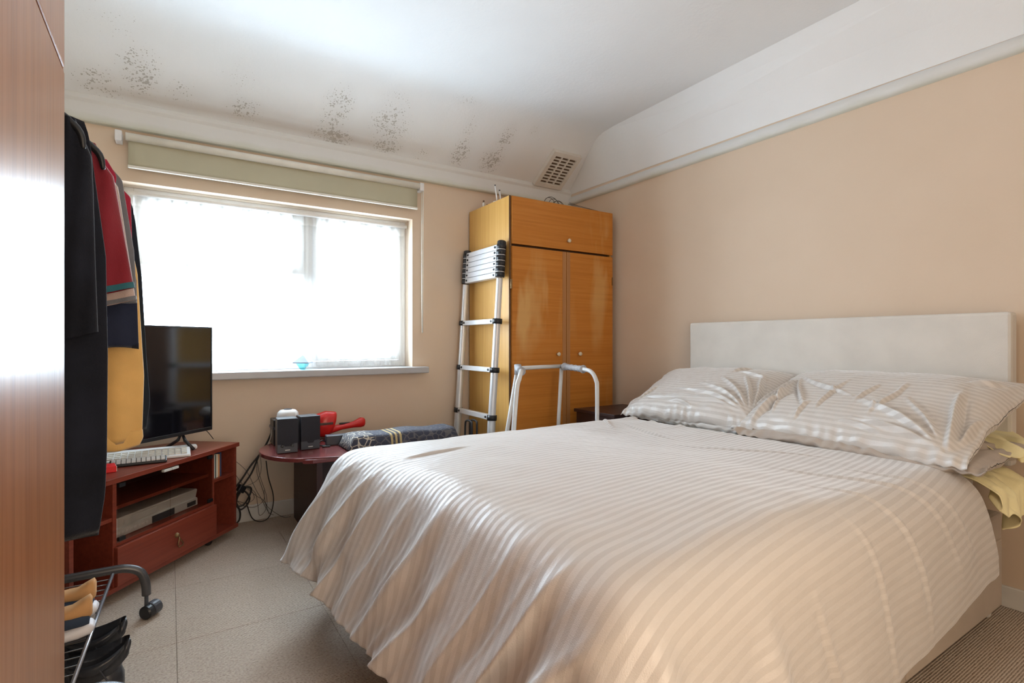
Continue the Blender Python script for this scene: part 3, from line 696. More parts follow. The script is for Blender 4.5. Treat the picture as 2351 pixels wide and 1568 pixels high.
V = hang_mesh(0, 0, -.925, -.985, [(0, .300), (.5, .302), (1, .290)], .042, seed=10, slope=0, n=8, full=True, ripple=.005); grid_mesh('ribbed_hem', V, None, 'orange', g, wrap=True)
g = garment('vest', 'bright crimson vest peeking out beside the dark coat shoulder', 'shirt', XC, 2.34, 1.685, 1.30,
    [(0, .22), (.12, .262), (1, .27)], .016, 'crimson', seed=11)
g = garment('coat', 'dark blue-black coat last on the rail, nearest the window', 'coat', XC, 2.42, 1.685, .74,
    [(0, .225), (.05, .262), (.12, .272), (.35, .292), (.7, .307), (.88, .318), (1, .306)], .030, 'coat', seed=12)
# the two hangers that show
def plastic_hanger(name, label, Y, xh):
    t = thing(name, label, 'hanger', (XC, Y, 1.662), 0, 'black hangers on the garment rail')
    P = spline([(-xh, 0, -.105), (-xh*.93, 0, -.055), (-xh*.6, 0, -.010), (0, 0, .004), (xh*.6, 0, -.010), (xh*.93, 0, -.055), (xh, 0, -.105)], 6)
    bm = tube(nb(), P, lambda s: .0105-.006*abs(2*s-1)**4, 10); obj('shoulder_bar', bm, 'black', t, smooth=True)
    obj('hook', tube(nb(), spline([(0, 0, .004), (0, 0, .018), (.020, 0, .034), (.014, 0, .054), (0, 0, .056)], 4), .003, 6), 'rod', t, smooth=True)
    return t
plastic_hanger('coat_hanger', 'shiny black plastic coat hanger in front of the black cardigan', 1.712, .197)
plastic_hanger('coat_hanger', 'shiny black plastic coat hanger at the shoulder of the maroon shirt', 1.885, .222)

# trainers on the wire shelf: local x from heel (0) to toe (+.29)
def shoe_loft(sections, mat, name, parent, m=24, closed_ends=True):
    """sections: (x, halfwidth, z0, z1, squareness)"""
    V = np.zeros((len(sections), m, 3))
    for i, (x, w, z0, z1) in enumerate(sections):
        for j in range(m):
            th = 2*PI*j/m; c, s = math.cos(th), math.sin(th)
            V[i, j] = (x, math.copysign(abs(c)**.8, c)*w, (z0+z1)/2+(z1-z0)/2*math.copysign(abs(s)**.8, s))
    V = np.concatenate([V[:1].mean(axis=1, keepdims=True).repeat(m, 1), V, V[-1:].mean(axis=1, keepdims=True).repeat(m, 1)])
    return grid_mesh(name, V, None, mat, parent, wrap=True)
def trainer(label, x, y, z, rz):
    t = thing('trainer', label, 'shoe', (x, y, z), rz, 'tan and navy trainers on the wire shelf')
    shoe_loft([(-.008, .020, .022, .034), (0, .030, .008, .044), (.03, .037, .002, .042), (.10, .038, 0, .034), (.19, .048, 0, .030), (.26, .042, .002, .030), (.29, .022, .008, .028)], 'sole', 'sole', t)
    shoe_loft([(.012, .028, -.002, .006), (.1, .034, -.003, .006), (.2, .043, -.003, .006), (.27, .03, .001, .008)], 'soledark', 'outsole', t)
    shoe_loft([(.004, .022, .034, .070), (.02, .031, .034, .078), (.06, .034, .034, .080), (.10, .034, .032, .078), (.18, .043, .028, .062), (.24, .040, .028, .050), (.28, .022, .028, .040)], 'navysuede', 'upper', t)
    shoe_loft([(-.002, .016, .062, .112), (.003, .024, .056, .120), (.018, .029, .058, .112), (.045, .033, .062, .096), (.085, .033, .066, .092), (.115, .028, .066, .102), (.15, .020, .060, .082)], 'tan', 'collar', t)
    bm = nb()
    for k in range(5):
        bx_ = .115+k*.018; tube(bm, [(bx_, -.022, .080-k*.004), (bx_, 0, .089-k*.005), (bx_, .022, .080-k*.004)], .0025, 6)
    obj('laces', bm, 'white', t)
trainer('tan and navy trainer with white sole, farther one on the wire shelf', -.200, 2.135, .197, PI-.06)
trainer('tan and navy trainer with white sole, nearer one on the wire shelf', -.196, 2.005, .197, PI+.05)
def boot(label, x, y, rz):
    t = thing('ankle_boot', label, 'shoe', (x, y, 0), rz, 'black boots under the rail')
    n, m = 15, 30; V = np.zeros((n, m, 3))
    xs = [(0, .030, .045), (.006, .044, .018), (.03, .050, .004), (.09, .048, .003), (.16, .052, .002), (.22, .054, .002), (.27, .046, .003), (.295, .026, .012)]
    shoe_loft([(-.004, .022, .02, .075), (.006, .038, .012, .10), (.04, .044, .01, .115), (.09, .044, .01, .105), (.14, .048, .01, .085), (.20, .050, .01, .072), (.25, .045, .01, .062), (.285, .025, .014, .045)], 'leather', 'upper', t)
    shoe_loft([(0, .030, .0, .016), (.02, .044, 0, .016), (.1, .042, 0, .016), (.2, .052, 0, .016), (.26, .046, 0, .016), (.292, .024, 0, .016)], 'soledark', 'sole', t)
    V = np.zeros((6, 32, 3))
    for i in range(6):
        for j in range(32):
            th = 2*PI*j/32; k = i/5 if i < 4 else .8
            rx, ry = .062+.006*i, .040+.003*i
            if i == 5: rx -= .012; ry -= .010
            if i == 4: rx -= .004; ry -= .004
            zz = .09+.016*min(i, 4)-(.05 if i == 5 else 0)
            V[i, j] = (.065+rx*math.cos(th), ry*math.sin(th), zz+.012*math.cos(th*2)+(.012*(-math.cos(th)) if i > 1 else 0))
    grid_mesh('collar', V, None, 'leather', t, wrap=True)
    obj('pull_tab', tube(nb(), spline([(-.01, 0, .13), (-.016, 0, .155), (-.014, 0, .166), (-.008, 0, .158), (-.004, 0, .14)], 5), .004, 8), 'leather', t, smooth=True)
    obj('side_seam', tube(nb(), spline([(.02, .045, .03), (.03, .0465, .07), (.05, .045, .11), (.06, .046, .135)], 5), .0022, 6), 'dgrey', t, smooth=True)
boot('black leather ankle boot with open collar on the floor, farther one', -.135, 2.12, PI-.10)
boot('black leather ankle boot with open collar on the floor, nearer one', -.118, 1.975, PI+.06)

# ------------------------------------------------------------------ corner media unit (local frame: x along the front, y to the back)
PLX, PLY, AM = -.314, 2.551, math.radians(49.4)
mu = thing('media_unit', 'mahogany corner media unit with smoked glass doors, drawer and open side shelves', 'tv stand', (PLX, PLY, 0), AM)
W_, DP = .96, .28
poly = lambda g, b=.5: [(-g, -g), (W_+g, -g), (W_+g, DP+g), (.66, b), (.30, b), (-g, DP+g)]
obj('top_panel', prism(nb(), poly(.010), .490, .512), 'mahog', mu, bevel=.002)
obj('bottom_panel', prism(nb(), poly(.006, .49), .045, .065), 'mahog', mu, bevel=.002)
for x in (0, .185, .765, W_-.018):
    yb = DP if x in (0, W_-.018) else .36
    obj('upright', bx(x, x+.018, .002, yb, .065, .490), 'mahog', mu, bevel=.001)
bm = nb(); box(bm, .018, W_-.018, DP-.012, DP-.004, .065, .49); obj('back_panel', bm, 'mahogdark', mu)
obj('shelf', bx(.783, W_-.018, .006, DP-.012, .335, .350), 'mahog', mu)
obj('shelf', bx(.018, .185, .006, DP-.012, .335, .350), 'mahog', mu)
obj('shelf', bx(.203, .765, .02, DP-.012, .372, .386), 'mahog', mu, label='inner shelf behind the smoked glass')
obj('shelf', bx(.203, .765, .004, DP-.012, .226, .240), 'mahog', mu)
dr = obj('drawer', bx(.190, .778, -.016, .002, .068, .226), 'mahog', mu, bevel=.002)
obj('drop_handle', lathe(nb(), [(0, 0), (.012, 0), (.010, .006), (.006, .012), (0, .014)], 14, TR(.505, -.016, .165) @ RX(PI/2)), 'brass', dr)
obj('drop_ring', tube(nb(), [(.505+x, -.030-abs(z)*.2, .158+z) for x, z in ((0, 0), (.004, -.012), (.016, -.034), (.013, -.042), (-.013, -.042), (-.016, -.034), (-.004, -.012))], .0028, 7, closed=True), 'brass', dr, smooth=True)
for k, (xa, xb) in enumerate(((.205, .482), (.485, .764))):
    g = obj('glass_door', bx(xa, xb, -.004, .001, .244, .487), 'smoke', mu)
    obj('hinge', bx(xa+.002 if k == 0 else xb-.032, xa+.032 if k == 0 else xb-.002, -.007, .004, .247, .262), 'black', g)
    obj('hinge', bx(xa+.002 if k == 0 else xb-.032, xa+.032 if k == 0 else xb-.002, -.007, .004, .468, .484), 'black', g)
    obj('door_clip', bx(xb-.045 if k == 0 else xa, xb if k == 0 else xa+.040, -.012, .004, .474, .486), 'silver', g, bevel=.002)
for x, y in ((.12, .05), (.80, .05), (.15, .22), (.8, .22), (.48, .40)):
    obj('castor', lathe(nb(), [(0, -.011), (.019, -.011), (.0225, -.006), (.0225, .006), (.019, .011), (0, .011)], 16, TR(x, y, .0235) @ RX(PI/2)), 'black', mu)
def ML(x, y, z): return mu.matrix_basis @ Vector((x, y, z))
# video recorder behind the glass
vr = thing('video_recorder', 'long silver video recorder behind the smoked glass doors', 'video recorder', ML(.225, .05, .2405), AM)
prof = [(.0, 0), (-.006, .002), (-.006, .036), (.004, .040), (-.004, .078), (0, .082), (.19, .082), (.19, 0)]
bm = nb(); a = [bm.verts.new((0, y, z)) for y, z in prof]; b = [bm.verts.new((.49, y, z)) for y, z in prof]
for i in range(len(prof)): bm.faces.new((a[i], a[(i+1) % 8], b[(i+1) % 8], b[i]))
bm.faces.new(a[::-1]); bm.faces.new(b); bmesh.ops.recalc_face_normals(bm, faces=bm.faces[:])
obj('casing', bm, 'silver', vr)
obj('display_window', bx(.205, .335, -.009, -.005, .004, .034), 'dgrey', vr)
obj('cassette_flap', bx(.06, .235, -.0045, .003, .047, .070), 'silver', vr, bevel=.001)
obj('socket_panel', bx(.42, .475, -.009, -.005, .008, .028), 'dgrey', vr)
for k in range(8): obj('button', bx(.02+k*.021, .033+k*.021, -.010, -.005, .012, .024), 'white', vr, bevel=.002)
# discs and booklets in the small compartment
for k, (th, h, c, nm, lab) in enumerate(((.014, .125, (.80, .80, .76), 'cd_case', 'white disc case, first in the row on the unit shelf'), (.010, .124, (.72, .80, .74), 'cd_case', 'pale green disc case, second in the row on the unit shelf'),
        (.007, .122, (.05, .09, .10), 'cd_case', 'thin dark disc case between pale ones on the unit shelf'), (.013, .124, (.82, .76, .62), 'cd_case', 'cream disc case in the row on the unit shelf'),
        (.012, .121, (.72, .34, .16), 'cd_case', 'orange brown disc case near the end of the row'), (.012, .128, (.06, .08, .16), 'cd_case', 'dark blue disc case ending the row on the unit shelf'))):
    x = .788+sum((.0152, .0112, .0082, .0142, .0132, .0132)[:k])
    t = thing(nm, lab, 'disc case', ML(x, .02, .3505), AM, 'disc cases in the side compartment')
    m_ = plain('case_colour', c, .3, var=.04)
    obj('case', bx(0, th, 0, .12, 0, h), m_, t, bevel=.001); obj('spine_insert', bx(.001, th-.001, -.0006, .001, .006, h-.006), m_, t)
# television
tv = thing('television', 'black flat-screen television standing on the mahogany media unit', 'television', (-.529, 2.65, .512), math.radians(42.0))
obj('housing', bx(0, .970, .004, .035, .080, .636), 'black', tv, bevel=.004)
obj('back_bulge', bx(.15, .82, .035, .07, .11, .45), 'black', tv, bevel=.012)
obj('bezel', frame_bm(0, .970, .080, .636, .007, -.003, .006), 'black', tv)
obj('lower_bezel', bx(0, .970, -.004, .006, .079, .097), 'black', tv, bevel=.002)
obj('screen', bx(.007, .963, -.0005, .004, .097, .629), 'screen', tv)
for x in (.16, .80): obj('foot', tube(nb(), [(x, -.055, .008), (x, 0, .05), (x, .02, .09), (x, .045, .05), (x, .12, .008)], .008, 8), 'black', tv, smooth=True)
# keyboards, remote and red card
def keyboard(name, label, loc, rz, L_, Wd, mat, keymat, rows, cols_, h=.020, cat='keyboard'):
    t = thing(name, label, cat, loc, rz)
    bm = nb(); a = [bm.verts.new(p) for p in ((0, 0, 0), (L_, 0, 0), (L_, Wd, 0), (0, Wd, 0))]; b = [bm.verts.new(p) for p in ((0, 0, h*.65), (L_, 0, h*.65), (L_, Wd, h*1.5), (0, Wd, h*1.5))]
    bm.faces.new(a[::-1]); bm.faces.new(b)
    for i in range(4): bm.faces.new((a[i], a[(i+1) % 4], b[(i+1) % 4], b[i]))
    obj('casing', bm, mat, t, bevel=.005)
    for r_ in range(rows):
        for c_ in range(cols_):
            y = Wd*.10+Wd*.80*(r_+.5)/rows; x = L_*.03+L_*.94*(c_+.5)/cols_; z = h*.65+h*.85*y/Wd
            kk = obj('key', bx(x-L_*.40/cols_, x+L_*.40/cols_, y-Wd*.32/rows, y+Wd*.32/rows, z-.002, z+.005), keymat, t)
    return t
keyboard('keyboard', 'white keyboard with beige keys lying on the media unit under the television', (-.335, 2.995, .5125), 0.0, .42, .125, 'white', 'cream', 4, 15)
t = thing('cable_cover', 'slim rounded white bar lying behind the white keyboard', 'bar', (-.33, 3.165, .5125), .02)
obj('casing', bx(0, .45, 0, .045, 0, .024), 'white', t, bevel=.010)
obj('underside', bx(.01, .445, .004, .041, -.0003, .006), 'dgrey', t)
keyboard('remote_control', 'long black remote control in front of the white keyboard', (-.225, 2.905, .5125), .03, .215, .050, 'black', 'greytube', 3, 11, .018, 'remote control')
t = thing('red_booklet', 'bright red folded card on the media unit beside the black remote', 'card', (-.275, 2.80, .5125), .15)
obj('cover', bx(0, .085, 0, .08, .0, .026), 'redcard', t, bevel=.002); obj('pages', bx(.003, .087, .003, .077, .003, .022), 'whitepaint', t)

# ------------------------------------------------------------------ oval table with speakers
TZ = .480
tb = thing('oval_table', 'plum laminate oval side table with panel legs between media unit and bed', 'table', (1.05, 3.10, 0))
pts = []
cx, cy, rr = .76, 3.10, .352
for k in range(25):
    a = PI/2+PI*k/24; pts.append((cx+rr*math.cos(a)*1.02, cy+rr*math.sin(a)))
pts = [p for p in pts if not (p[1] < 2.80 and p[0] < .74)]+[(.553, 2.775), (.60, 2.752), (.76, 2.748)]
for k in range(25):
    a = -PI/2+PI*k/24; pts.append((1.20+rr*.8*math.cos(a), cy+rr*math.sin(a)))
obj('tabletop', prism(nb(), pts, TZ-.022, TZ), 'tabletop', tb, world=True, bevel=.004)
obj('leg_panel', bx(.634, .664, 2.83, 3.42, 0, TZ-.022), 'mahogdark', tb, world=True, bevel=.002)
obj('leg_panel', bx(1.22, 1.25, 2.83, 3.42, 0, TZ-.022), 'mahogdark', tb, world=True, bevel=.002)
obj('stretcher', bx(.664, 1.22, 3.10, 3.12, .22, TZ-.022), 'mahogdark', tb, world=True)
def speaker(label, x, y, rz, knobs):
    t = thing('speaker', label, 'speaker', (x, y, TZ), rz, 'black desktop speakers on the oval table')
    obj('cabinet', bx(-.05, .05, .006, .10, 0, .182), 'black', t, bevel=.004)
    obj('lower_front', bx(-.050, .050, -.002, .006, .002, .052), 'dgrey', t, bevel=.002)
    g = prism(nb(), [(-.050, .048), (-.020, .048), (-.013, .038), (.013, .038), (.020, .050), (.050, .052), (.050, .182), (-.050, .182)], -.005, .006, RX(PI/2))
    obj('cloth_front', g, 'grillem', t)
    if knobs:
        for xx in (-.026, .024): obj('dial', lathe(nb(), [(0, 0), (.008, 0), (.007, .008), (0, .009)], 14, TR(xx, -.006, .040) @ RX(PI/2)), 'black', t)
    obj('badge', bx(-.012, .012, -.0032, -.0018, .015, .019), 'silver', t)
    return t
speaker('black desktop speaker with two dials on the oval table, left of its twin', .522, 2.985, -.05, True)
speaker('black desktop speaker with plain notched base beside the red vacuum', .645, 3.020, .06, False)
t = thing('router', 'black box standing behind the two speakers against the wall', 'box', (.60, 3.30, TZ))
obj('casing', bx(.492, .735, 3.24, 3.36, TZ, TZ+.145), 'black', t, world=True, bevel=.005); obj('ledge', bx(.488, .739, 3.236, 3.364, TZ+.09, TZ+.104), 'dgrey', t, world=True)
t = thing('white_webcam', 'rounded white device with dark slots on top of the black box', 'device', (.575, 3.28, TZ+.145))
obj('dome', lathe(nb(), [(0, 0), (.058, 0), (.060, .012), (.056, .034), (.042, .048), (.018, .052), (0, .052)], 24), 'white', t, smooth=True)
obj('lens_slot', lathe(nb(), [(0, 0), (.022, 0), (.022, .004), (0, .006)], 16, TR(0, 0, .0505)), 'dgrey', t)
obj('front_slot', bx(-.022, .022, -.062, -.05, .002, .016), 'dgrey', t, bevel=.003)
# red hand-held vacuum
t = thing('handheld_vacuum', 'glossy red hand-held vacuum lying on the table behind the speaker', 'vacuum', (.80, 3.34, TZ))
shoe_loft([(-.07, .030, .05, .10), (-.05, .05, .012, .15), (0, .055, .002, .165), (.035, .052, .03, .160), (.055, .045, .085, .158), (.062, .03, .12, .155)], 'red', 'nozzle', t)
shoe_loft([(-.01, .035, .008, .06), (.04, .032, .026, .072), (.10, .026, .042, .074), (.17, .024, .048, .086), (.215, .030, .046, .108), (.235, .026, .050, .106), (.245, .012, .06, .096)], 'red', 'handle', t)
obj('vent_slot', bx(-.045, .035, -.056, -.045, .085, .100), 'deepbrown', t, bevel=.003)
obj('slide_switch', bx(.085, .150, -.008, .008, .072, .084), 'black', t, bevel=.003)
t = thing('power_adapter', 'dark grey power adapter block with lead on the oval table', 'adapter', (.80, 3.10, TZ), -.10)
obj('casing', bx(-.055, .055, -.03, .03, 0, .055), 'dgrey', t, bevel=.004)
obj('lead', tube(nb(), spline([(-.055, 0, .02), (-.08, -.02, .03), (-.10, -.03, .008), (-.06, -.05, .005), (-.08, -.07, .005), (-.04, -.075, .005)], 6), .004, 8), 'cable', t, smooth=True)
# patterned throw folded over a flat case
n, m = 50, 16; V = np.zeros((n, m, 3))
for i in range(n):
    for j in range(m):
        x = .80+.66*i/(n-1); q = j/(m-1)*2-1
        ed = min(1, (i)/2.0, (n-1-i)/2.0)
        zz = TZ+.006+ed*(.066+.010*math.sin((x-.8)*4.6)+.004*math.sin(x*23))*max(0, 1-abs(q)**8)**.5
        V[i, j] = (x, 2.93+.115*q+.006*math.sin(x*9), zz)
o = grid_mesh('patterned_throw', V, None, 'throw', solid=.004); tag(o, 'folded navy throw with gold bands and pale pattern on the oval table', 'throw')

# cables between media unit and table
def cable(name, label, pts, Y, r, mat='cable', group=None, k=7):
    P = [atY(u, v, Y+dy) for (u, v, dy) in [(p+(0,))[:3] for p in pts]]
    P = [Vector((p.x, min(p.y, 3.47), max(p.z, r+.001))) for p in P]
    o = obj(name, tube(nb(), spline(P, k), r, 8), mat, smooth=True); tag(o, label, 'cable', group)
cable('cable', 'thick black cable rising straight from the tangle to the black box', [(534, 1125), (552, 1105), (575, 1070), (600, 1038), (618, 1006), (628, 975)], 3.40, .0055)
cable('cable', 'second thick black cable rising beside the straight one to the table', [(536, 1150), (556, 1118), (578, 1085), (600, 1035), (618, 1025), (640, 1018, -.1)], 3.42, .005)
cable('cable', 'black cable sagging in an oval loop beside the media unit', [(543, 1140), (548, 1128), (562, 1128), (573, 1142), (568, 1158), (552, 1170), (543, 1156), (547, 1138), (562, 1119), (576, 1120), (574, 1135), (560, 1158), (540, 1164)], 3.40, .0048)
cable('cable', 'black cable dropping to the carpet at the media unit corner', [(544, 1158), (551, 1175), (550, 1192), (543, 1202)], 3.41, .005)
cable('cable', 'brown cable hanging from the table and looping down onto the carpet', [(611, 1058), (616, 1095), (627, 1135), (626, 1165), (615, 1190), (595, 1197), (578, 1188), (566, 1155)], 3.43, .003)
obj_ = obj('plug', bx(-.02, .02, -.015, .015, -.02, .02, mx=TR(*atY(554, 1122, 3.39)) @ RZ(.4) @ RY(.6)), 'black', bevel=.004); tag(obj_, 'black plug in the middle of the cable tangle', 'plug')
thin = [[(597, 1045), (600, 1075), (592, 1100), (575, 1112), (560, 1116)], [(591, 1055), (590, 1085), (600, 1115), (607, 1140), (600, 1155), (580, 1165), (556, 1160), (545, 1150)],
        [(590, 1050), (596, 1090), (612, 1140), (610, 1170), (596, 1183), (592, 1160), (585, 1130), (560, 1115)], [(540, 1058), (566, 1082), (588, 1125), (600, 1145), (616, 1175), (628, 1182)],
        [(541, 1090), (560, 1115), (588, 1138), (606, 1150), (618, 1180)], [(545, 1150), (566, 1155), (583, 1145), (578, 1128), (560, 1115)], [(606, 1125), (612, 1160), (640, 1182), (655, 1195), (668, 1215)]]
WL = ['nearest the rising black cables, ending at the plug', 'bulging left in a big loop beside the media unit', 'making a narrow point above the skirting', 'running straight from unit corner down to the carpet', 'crossing from the lower shelf side to the skirting', 'curling in a small circle beside the plug', 'trailing out over the carpet towards the bed']
for p, wl in zip(thin, WL): cable('thin_wire', 'thin loose wire '+wl, p, 3.44, .0014, 'wire', 'thin wires in the cable tangle')
cable('cable', 'white cable hanging from the black box beside the left speaker', [(636, 983), (625, 985), (623, 1000), (616, 1020)], 3.30, .003, 'cablew')
cable('cable', 'black wire curving down behind the television to the media unit', [(470, 985), (480, 995), (490, 1008)], 3.38, .002)

# ------------------------------------------------------------------ invented lamp out of view, added with the overhead fill light
t = thing('invented_ceiling_lamp', 'invented white drum ceiling lamp above the bed, unseen, added with the fill light', 'lamp', (1.15, .55, 2.45))
obj('shade', lathe(nb(), [(.16, 0.0), (.23, 0.0), (.23, .16), (.16, .16)], 28), 'lampshade', t); obj('flex', tube(nb(), [(0, 0, .1), (0, 0, .2)], .004, 6), 'white', t)

# ------------------------------------------------------------------ bed
bed = thing('divan_bed', 'double divan bed with beige linen base and padded pale headboard on the right wall', 'bed', (1.74, 1.42, 0))
BX0, BX1, BY0, BY1 = .78, 2.705, .683, 2.165
for xa, xb in ((BX0, 1.800), (1.806, BX1)):
    sct = obj('divan_base', bx(xa, xb, BY0, BY1, .045, .412), 'divan', bed, world=True, bevel=.014)
    obj('drawer_front', bx(xa+.03-1.74, xb-.03-1.74, BY0-.006-1.42, BY0+.004-1.42, .06, .315), 'divan', sct, bevel=.005)
obj('mattress', bx(.80, 2.70, .76, 2.12, .412, .596), 'head', bed, world=True, bevel=.04)
bm = bx(2.728, 2.795, .662, 2.168, .585, 1.186); obj('headboard', bm, 'head', bed, world=True, bevel=.012)
obj('headboard_strut', bx(2.795, 2.815, .95, 1.02, .1, 1.0), 'darkwood', bed, world=True); obj('headboard_strut', bx(2.795, 2.815, 1.82, 1.89, .1, 1.0), 'darkwood', bed, world=True)
for x, y in ((.84, .75), (.84, 2.1), (2.66, .72), (2.66, 2.1), (1.74, .75)):
    obj('castor', lathe(nb(), [(0, -.012), (.018, -.012), (.0225, -.006), (.0225, .006), (.018, .012), (0, .012)], 16, TR(x, y, .0235) @ RX(PI/2)), 'whitepaint', bed, world=True)

# ---- duvet: cloth relaxed over the bed by a small position-based solver
rs = np.random.RandomState(4)
def fbm2(x, y, seed, octs=3):
    r = np.random.RandomState(seed); out = 0
    for o in range(octs):
        for _ in range(4):
            a = r.rand()*2*PI; f = (2**o)*(1+r.rand()); out = out+np.sin((x*math.cos(a)+y*math.sin(a))*f+r.rand()*6.28)/(2**o)/4
    return out
def collide(P, zt=.645, r=.10):
    x, y, z = P[:, 0], P[:, 1], P[:, 2]
    top = zt+.010*fbm2(x*4.2, y*4.2, 11, 2)+.018*np.clip(1-((x-1.1)/.6)**2, 0, 1)*np.clip(1-((y-1.35)/.9)**2, 0, 1)
    d = np.clip(top-z, 0, .75)
    wav = np.clip(.45+.5*np.cos(2*PI*(y/.165)+1.5*np.sin(y*5.3)-2*PI*.40*d/.165)+.25*np.cos(y*61+2), 0, 1)
    wav2 = .5+.5*np.cos(2*PI*(x/.33)+1.5*np.sin(x*3.1)+.5)
    XL = .625-.115*np.clip((y-1.5)/.7, 0, 1)-.34*d+.22*d*d-.46*np.clip(d-.07, 0, 1)*wav+.20*np.clip(d, 0, 1)
    YL = .635-.07*d-.05*np.clip(d-.08, 0, 1)*wav2-.03*np.sin(np.clip(d/.45, 0, 1)*PI)
    YH = 2.185+.08*d
    q = np.stack([XL+r-x, YL+r-y, y-(YH-r), z-(top-r)], 1)
    qp = np.maximum(q, 0); nrm = np.sqrt((qp**2).sum(1))+1e-9
    sd = nrm-r+np.minimum(q.max(1), 0)
    hit = sd < 0
    g = np.where((q.max(1) > 0)[:, None], qp/nrm[:, None], np.array([[0, 0, 0, 1.]]))
    push = np.stack([-g[:, 0], -g[:, 1]+g[:, 2], g[:, 3]], 1)
    P = P+np.where(hit, -sd, 0)[:, None]*push
    low = P[:, 2] < .012
    P[low, 2] = .012
    return P, hit | low
def relax(P, nl, nw, h, steps, iters, dt=.016, damp=.985, stiff_b=.35):
    pin = (np.arange(nl*nw).reshape(nl, nw)[:3, int(.38/h):int(1.85/h)]).ravel(); P = P.reshape(-1, 3).copy(); XY = P[pin, :2].copy(); Q = P.copy(); idx = np.arange(nl*nw).reshape(nl, nw); batches = []
    ex = 1+.13*np.clip((np.linspace(0, LA, nl)-1.25)/.45, 0, 1)
    def add(A, B, rest, k, wide=False):
        rr_ = np.broadcast_to(ex*rest, A.shape).ravel() if wide else rest
        batches.append((A.ravel(), B.ravel(), rr_, k if rest < 1.9*h else -k))
    for ax in (0, 1):
        I = idx if ax == 0 else idx.T
        for par in (0, 1): A = I[par:-1:2]; B = I[par+1::2]; n_ = min(len(A), len(B)); add(A[:n_], B[:n_], h, 1.0, ax == 1)
        for par in range(4):
            A = I[par:-2:4]; B = I[par+2::4]; n_ = min(len(A), len(B)); add(A[:n_], B[:n_], 2*h, stiff_b, ax == 1)
            if par in (1,):
                pass
        for par in range(2):
            pass
    for par in (0, 1):
        A = idx[par:-1:2, :-1]; B = idx[par+1::2, 1:]; n_ = min(len(A), len(B)); add(A[:n_], B[:n_], h*2**.5, .35)
        A = idx[par:-1:2, 1:]; B = idx[par+1::2, :-1]; n_ = min(len(A), len(B)); add(A[:n_], B[:n_], h*2**.5, .35)
    for s_ in range(steps):
        V = (P-Q)*damp; sp = np.sqrt((V**2).sum(1)); lim = .012; V *= np.minimum(1, lim/(sp+1e-9))[:, None]
        Q = P.copy(); P = P+V; P[:, 2] -= 1.3*dt*dt
        for it in range(iters):
            for A, B, rest, k in batches:
                dlt = P[B]-P[A]; L_ = np.sqrt((dlt**2).sum(1))+1e-9
                kk = k if k > 0 else np.where(L_ < rest, -k*.5, .0)
                c = (.5*kk*(L_-rest)/L_)[:, None]*dlt
                P[A] += c; P[B] -= c
            P, hit = collide(P); P[pin, :2] = XY
        fr_ = np.where(hit & (P[:, 2] > .5), .92, np.where(hit, .35, 0))[:, None]
        Q = Q+(P-Q)*fr_
    return P.reshape(nl, nw, 3)
LA, WA = 1.945, 2.20
th = math.radians(4.0)
ldir = np.array([-math.cos(th), -math.sin(th), 0]); wdir = np.array([math.sin(th), -math.cos(th), 0])
org = np.array([2.088, 2.52, .80])
def sheet(nl, nw): 
    a = np.linspace(0, LA, nl)[:, None, None]; b = np.linspace(0, WA, nw)[None, :, None]
    return org+a*ldir+(b*.975+.028)*wdir
def up2(G):
    n, m = G.shape[:2]; H_ = np.zeros((2*n-1, m, 3)); H_[::2] = G
    e = np.pad(G, ((1, 1), (0, 0), (0, 0)), mode='reflect', reflect_type='odd'); H_[1::2] = (9*(e[1:-2]+e[2:-1])-(e[:-3]+e[3:]))/16
    K = np.zeros((2*n-1, 2*m-1, 3)); K[:, ::2] = H_
    e = np.pad(H_, ((0, 0), (1, 1), (0, 0)), mode='reflect', reflect_type='odd'); K[:, 1::2] = (9*(e[:, 1:-2]+e[:, 2:-1])-(e[:, :-3]+e[:, 3:]))/16
    return K
h0 = LA/44; n0, m0 = 45, int(round(WA/h0))+1
G = sheet(n0, m0); G[:, :, 2] += .004*rs.randn(n0, m0)
G = relax(G, n0, m0, h0, 420, 7)
G = up2(G); h1 = h0/2; G = relax(G, G.shape[0], G.shape[1], h1, 110, 9)
for _ in range(3):
    S_ = G.copy(); S_[1:-1, 1:-1] = (G[:-2, 1:-1]+G[2:, 1:-1]+G[1:-1, :-2]+G[1:-1, 2:])/4; G = G*.45+S_*.55
G = up2(up2(G))
n2, m2 = G.shape[:2]
A_ = np.linspace(0, LA, n2)[:, None]*np.ones((1, m2)); B_ = np.linspace(0, WA, m2)[None, :]*np.ones((n2, 1))
def normals(G, flip=1):
    dx = np.gradient(G, axis=0); dy = np.gradient(G, axis=1); N = np.cross(dx, dy); N /= np.linalg.norm(N, axis=2, keepdims=True)+1e-9
    return N*flip
N = normals(G); 
if N[n2//3, m2//2, 2] < 0: N = -N
def crease(Aa, Bb, a0, b0, a1, b1, w_, hgt, sharp=1.0):
    """long narrow fold from (a0,b0) to (a1,b1), height fades at both ends"""
    dx, dy = a1-a0, b1-b0; L2 = dx*dx+dy*dy; t = ((Aa-a0)*dx+(Bb-b0)*dy)/L2; tc = np.clip(t, 0, 1)
    wob = .12*math.sqrt(L2)*np.sin(tc*PI*1.4+a0*9)*.4
    px_ = a0+tc*dx-wob*dy/math.sqrt(L2)*.6; py_ = b0+tc*dy+wob*dx/math.sqrt(L2)*.6
    dist = np.sqrt((Aa-px_)**2+(Bb-py_)**2); side = np.sign((Aa-px_)*dy-(Bb-py_)*dx)
    pro = np.exp(-(dist/w_)**2)-.55*np.exp(-((dist-w_*1.6)/(w_*1.0))**2)*(side > 0)
    return hgt*pro*np.sin(np.clip(tc, 0.02, .98)*PI)**.8
disp = .0016*fbm2(A_*26, B_*26, 21, 3)+.0035*fbm2(A_*9, B_*9, 22, 2)
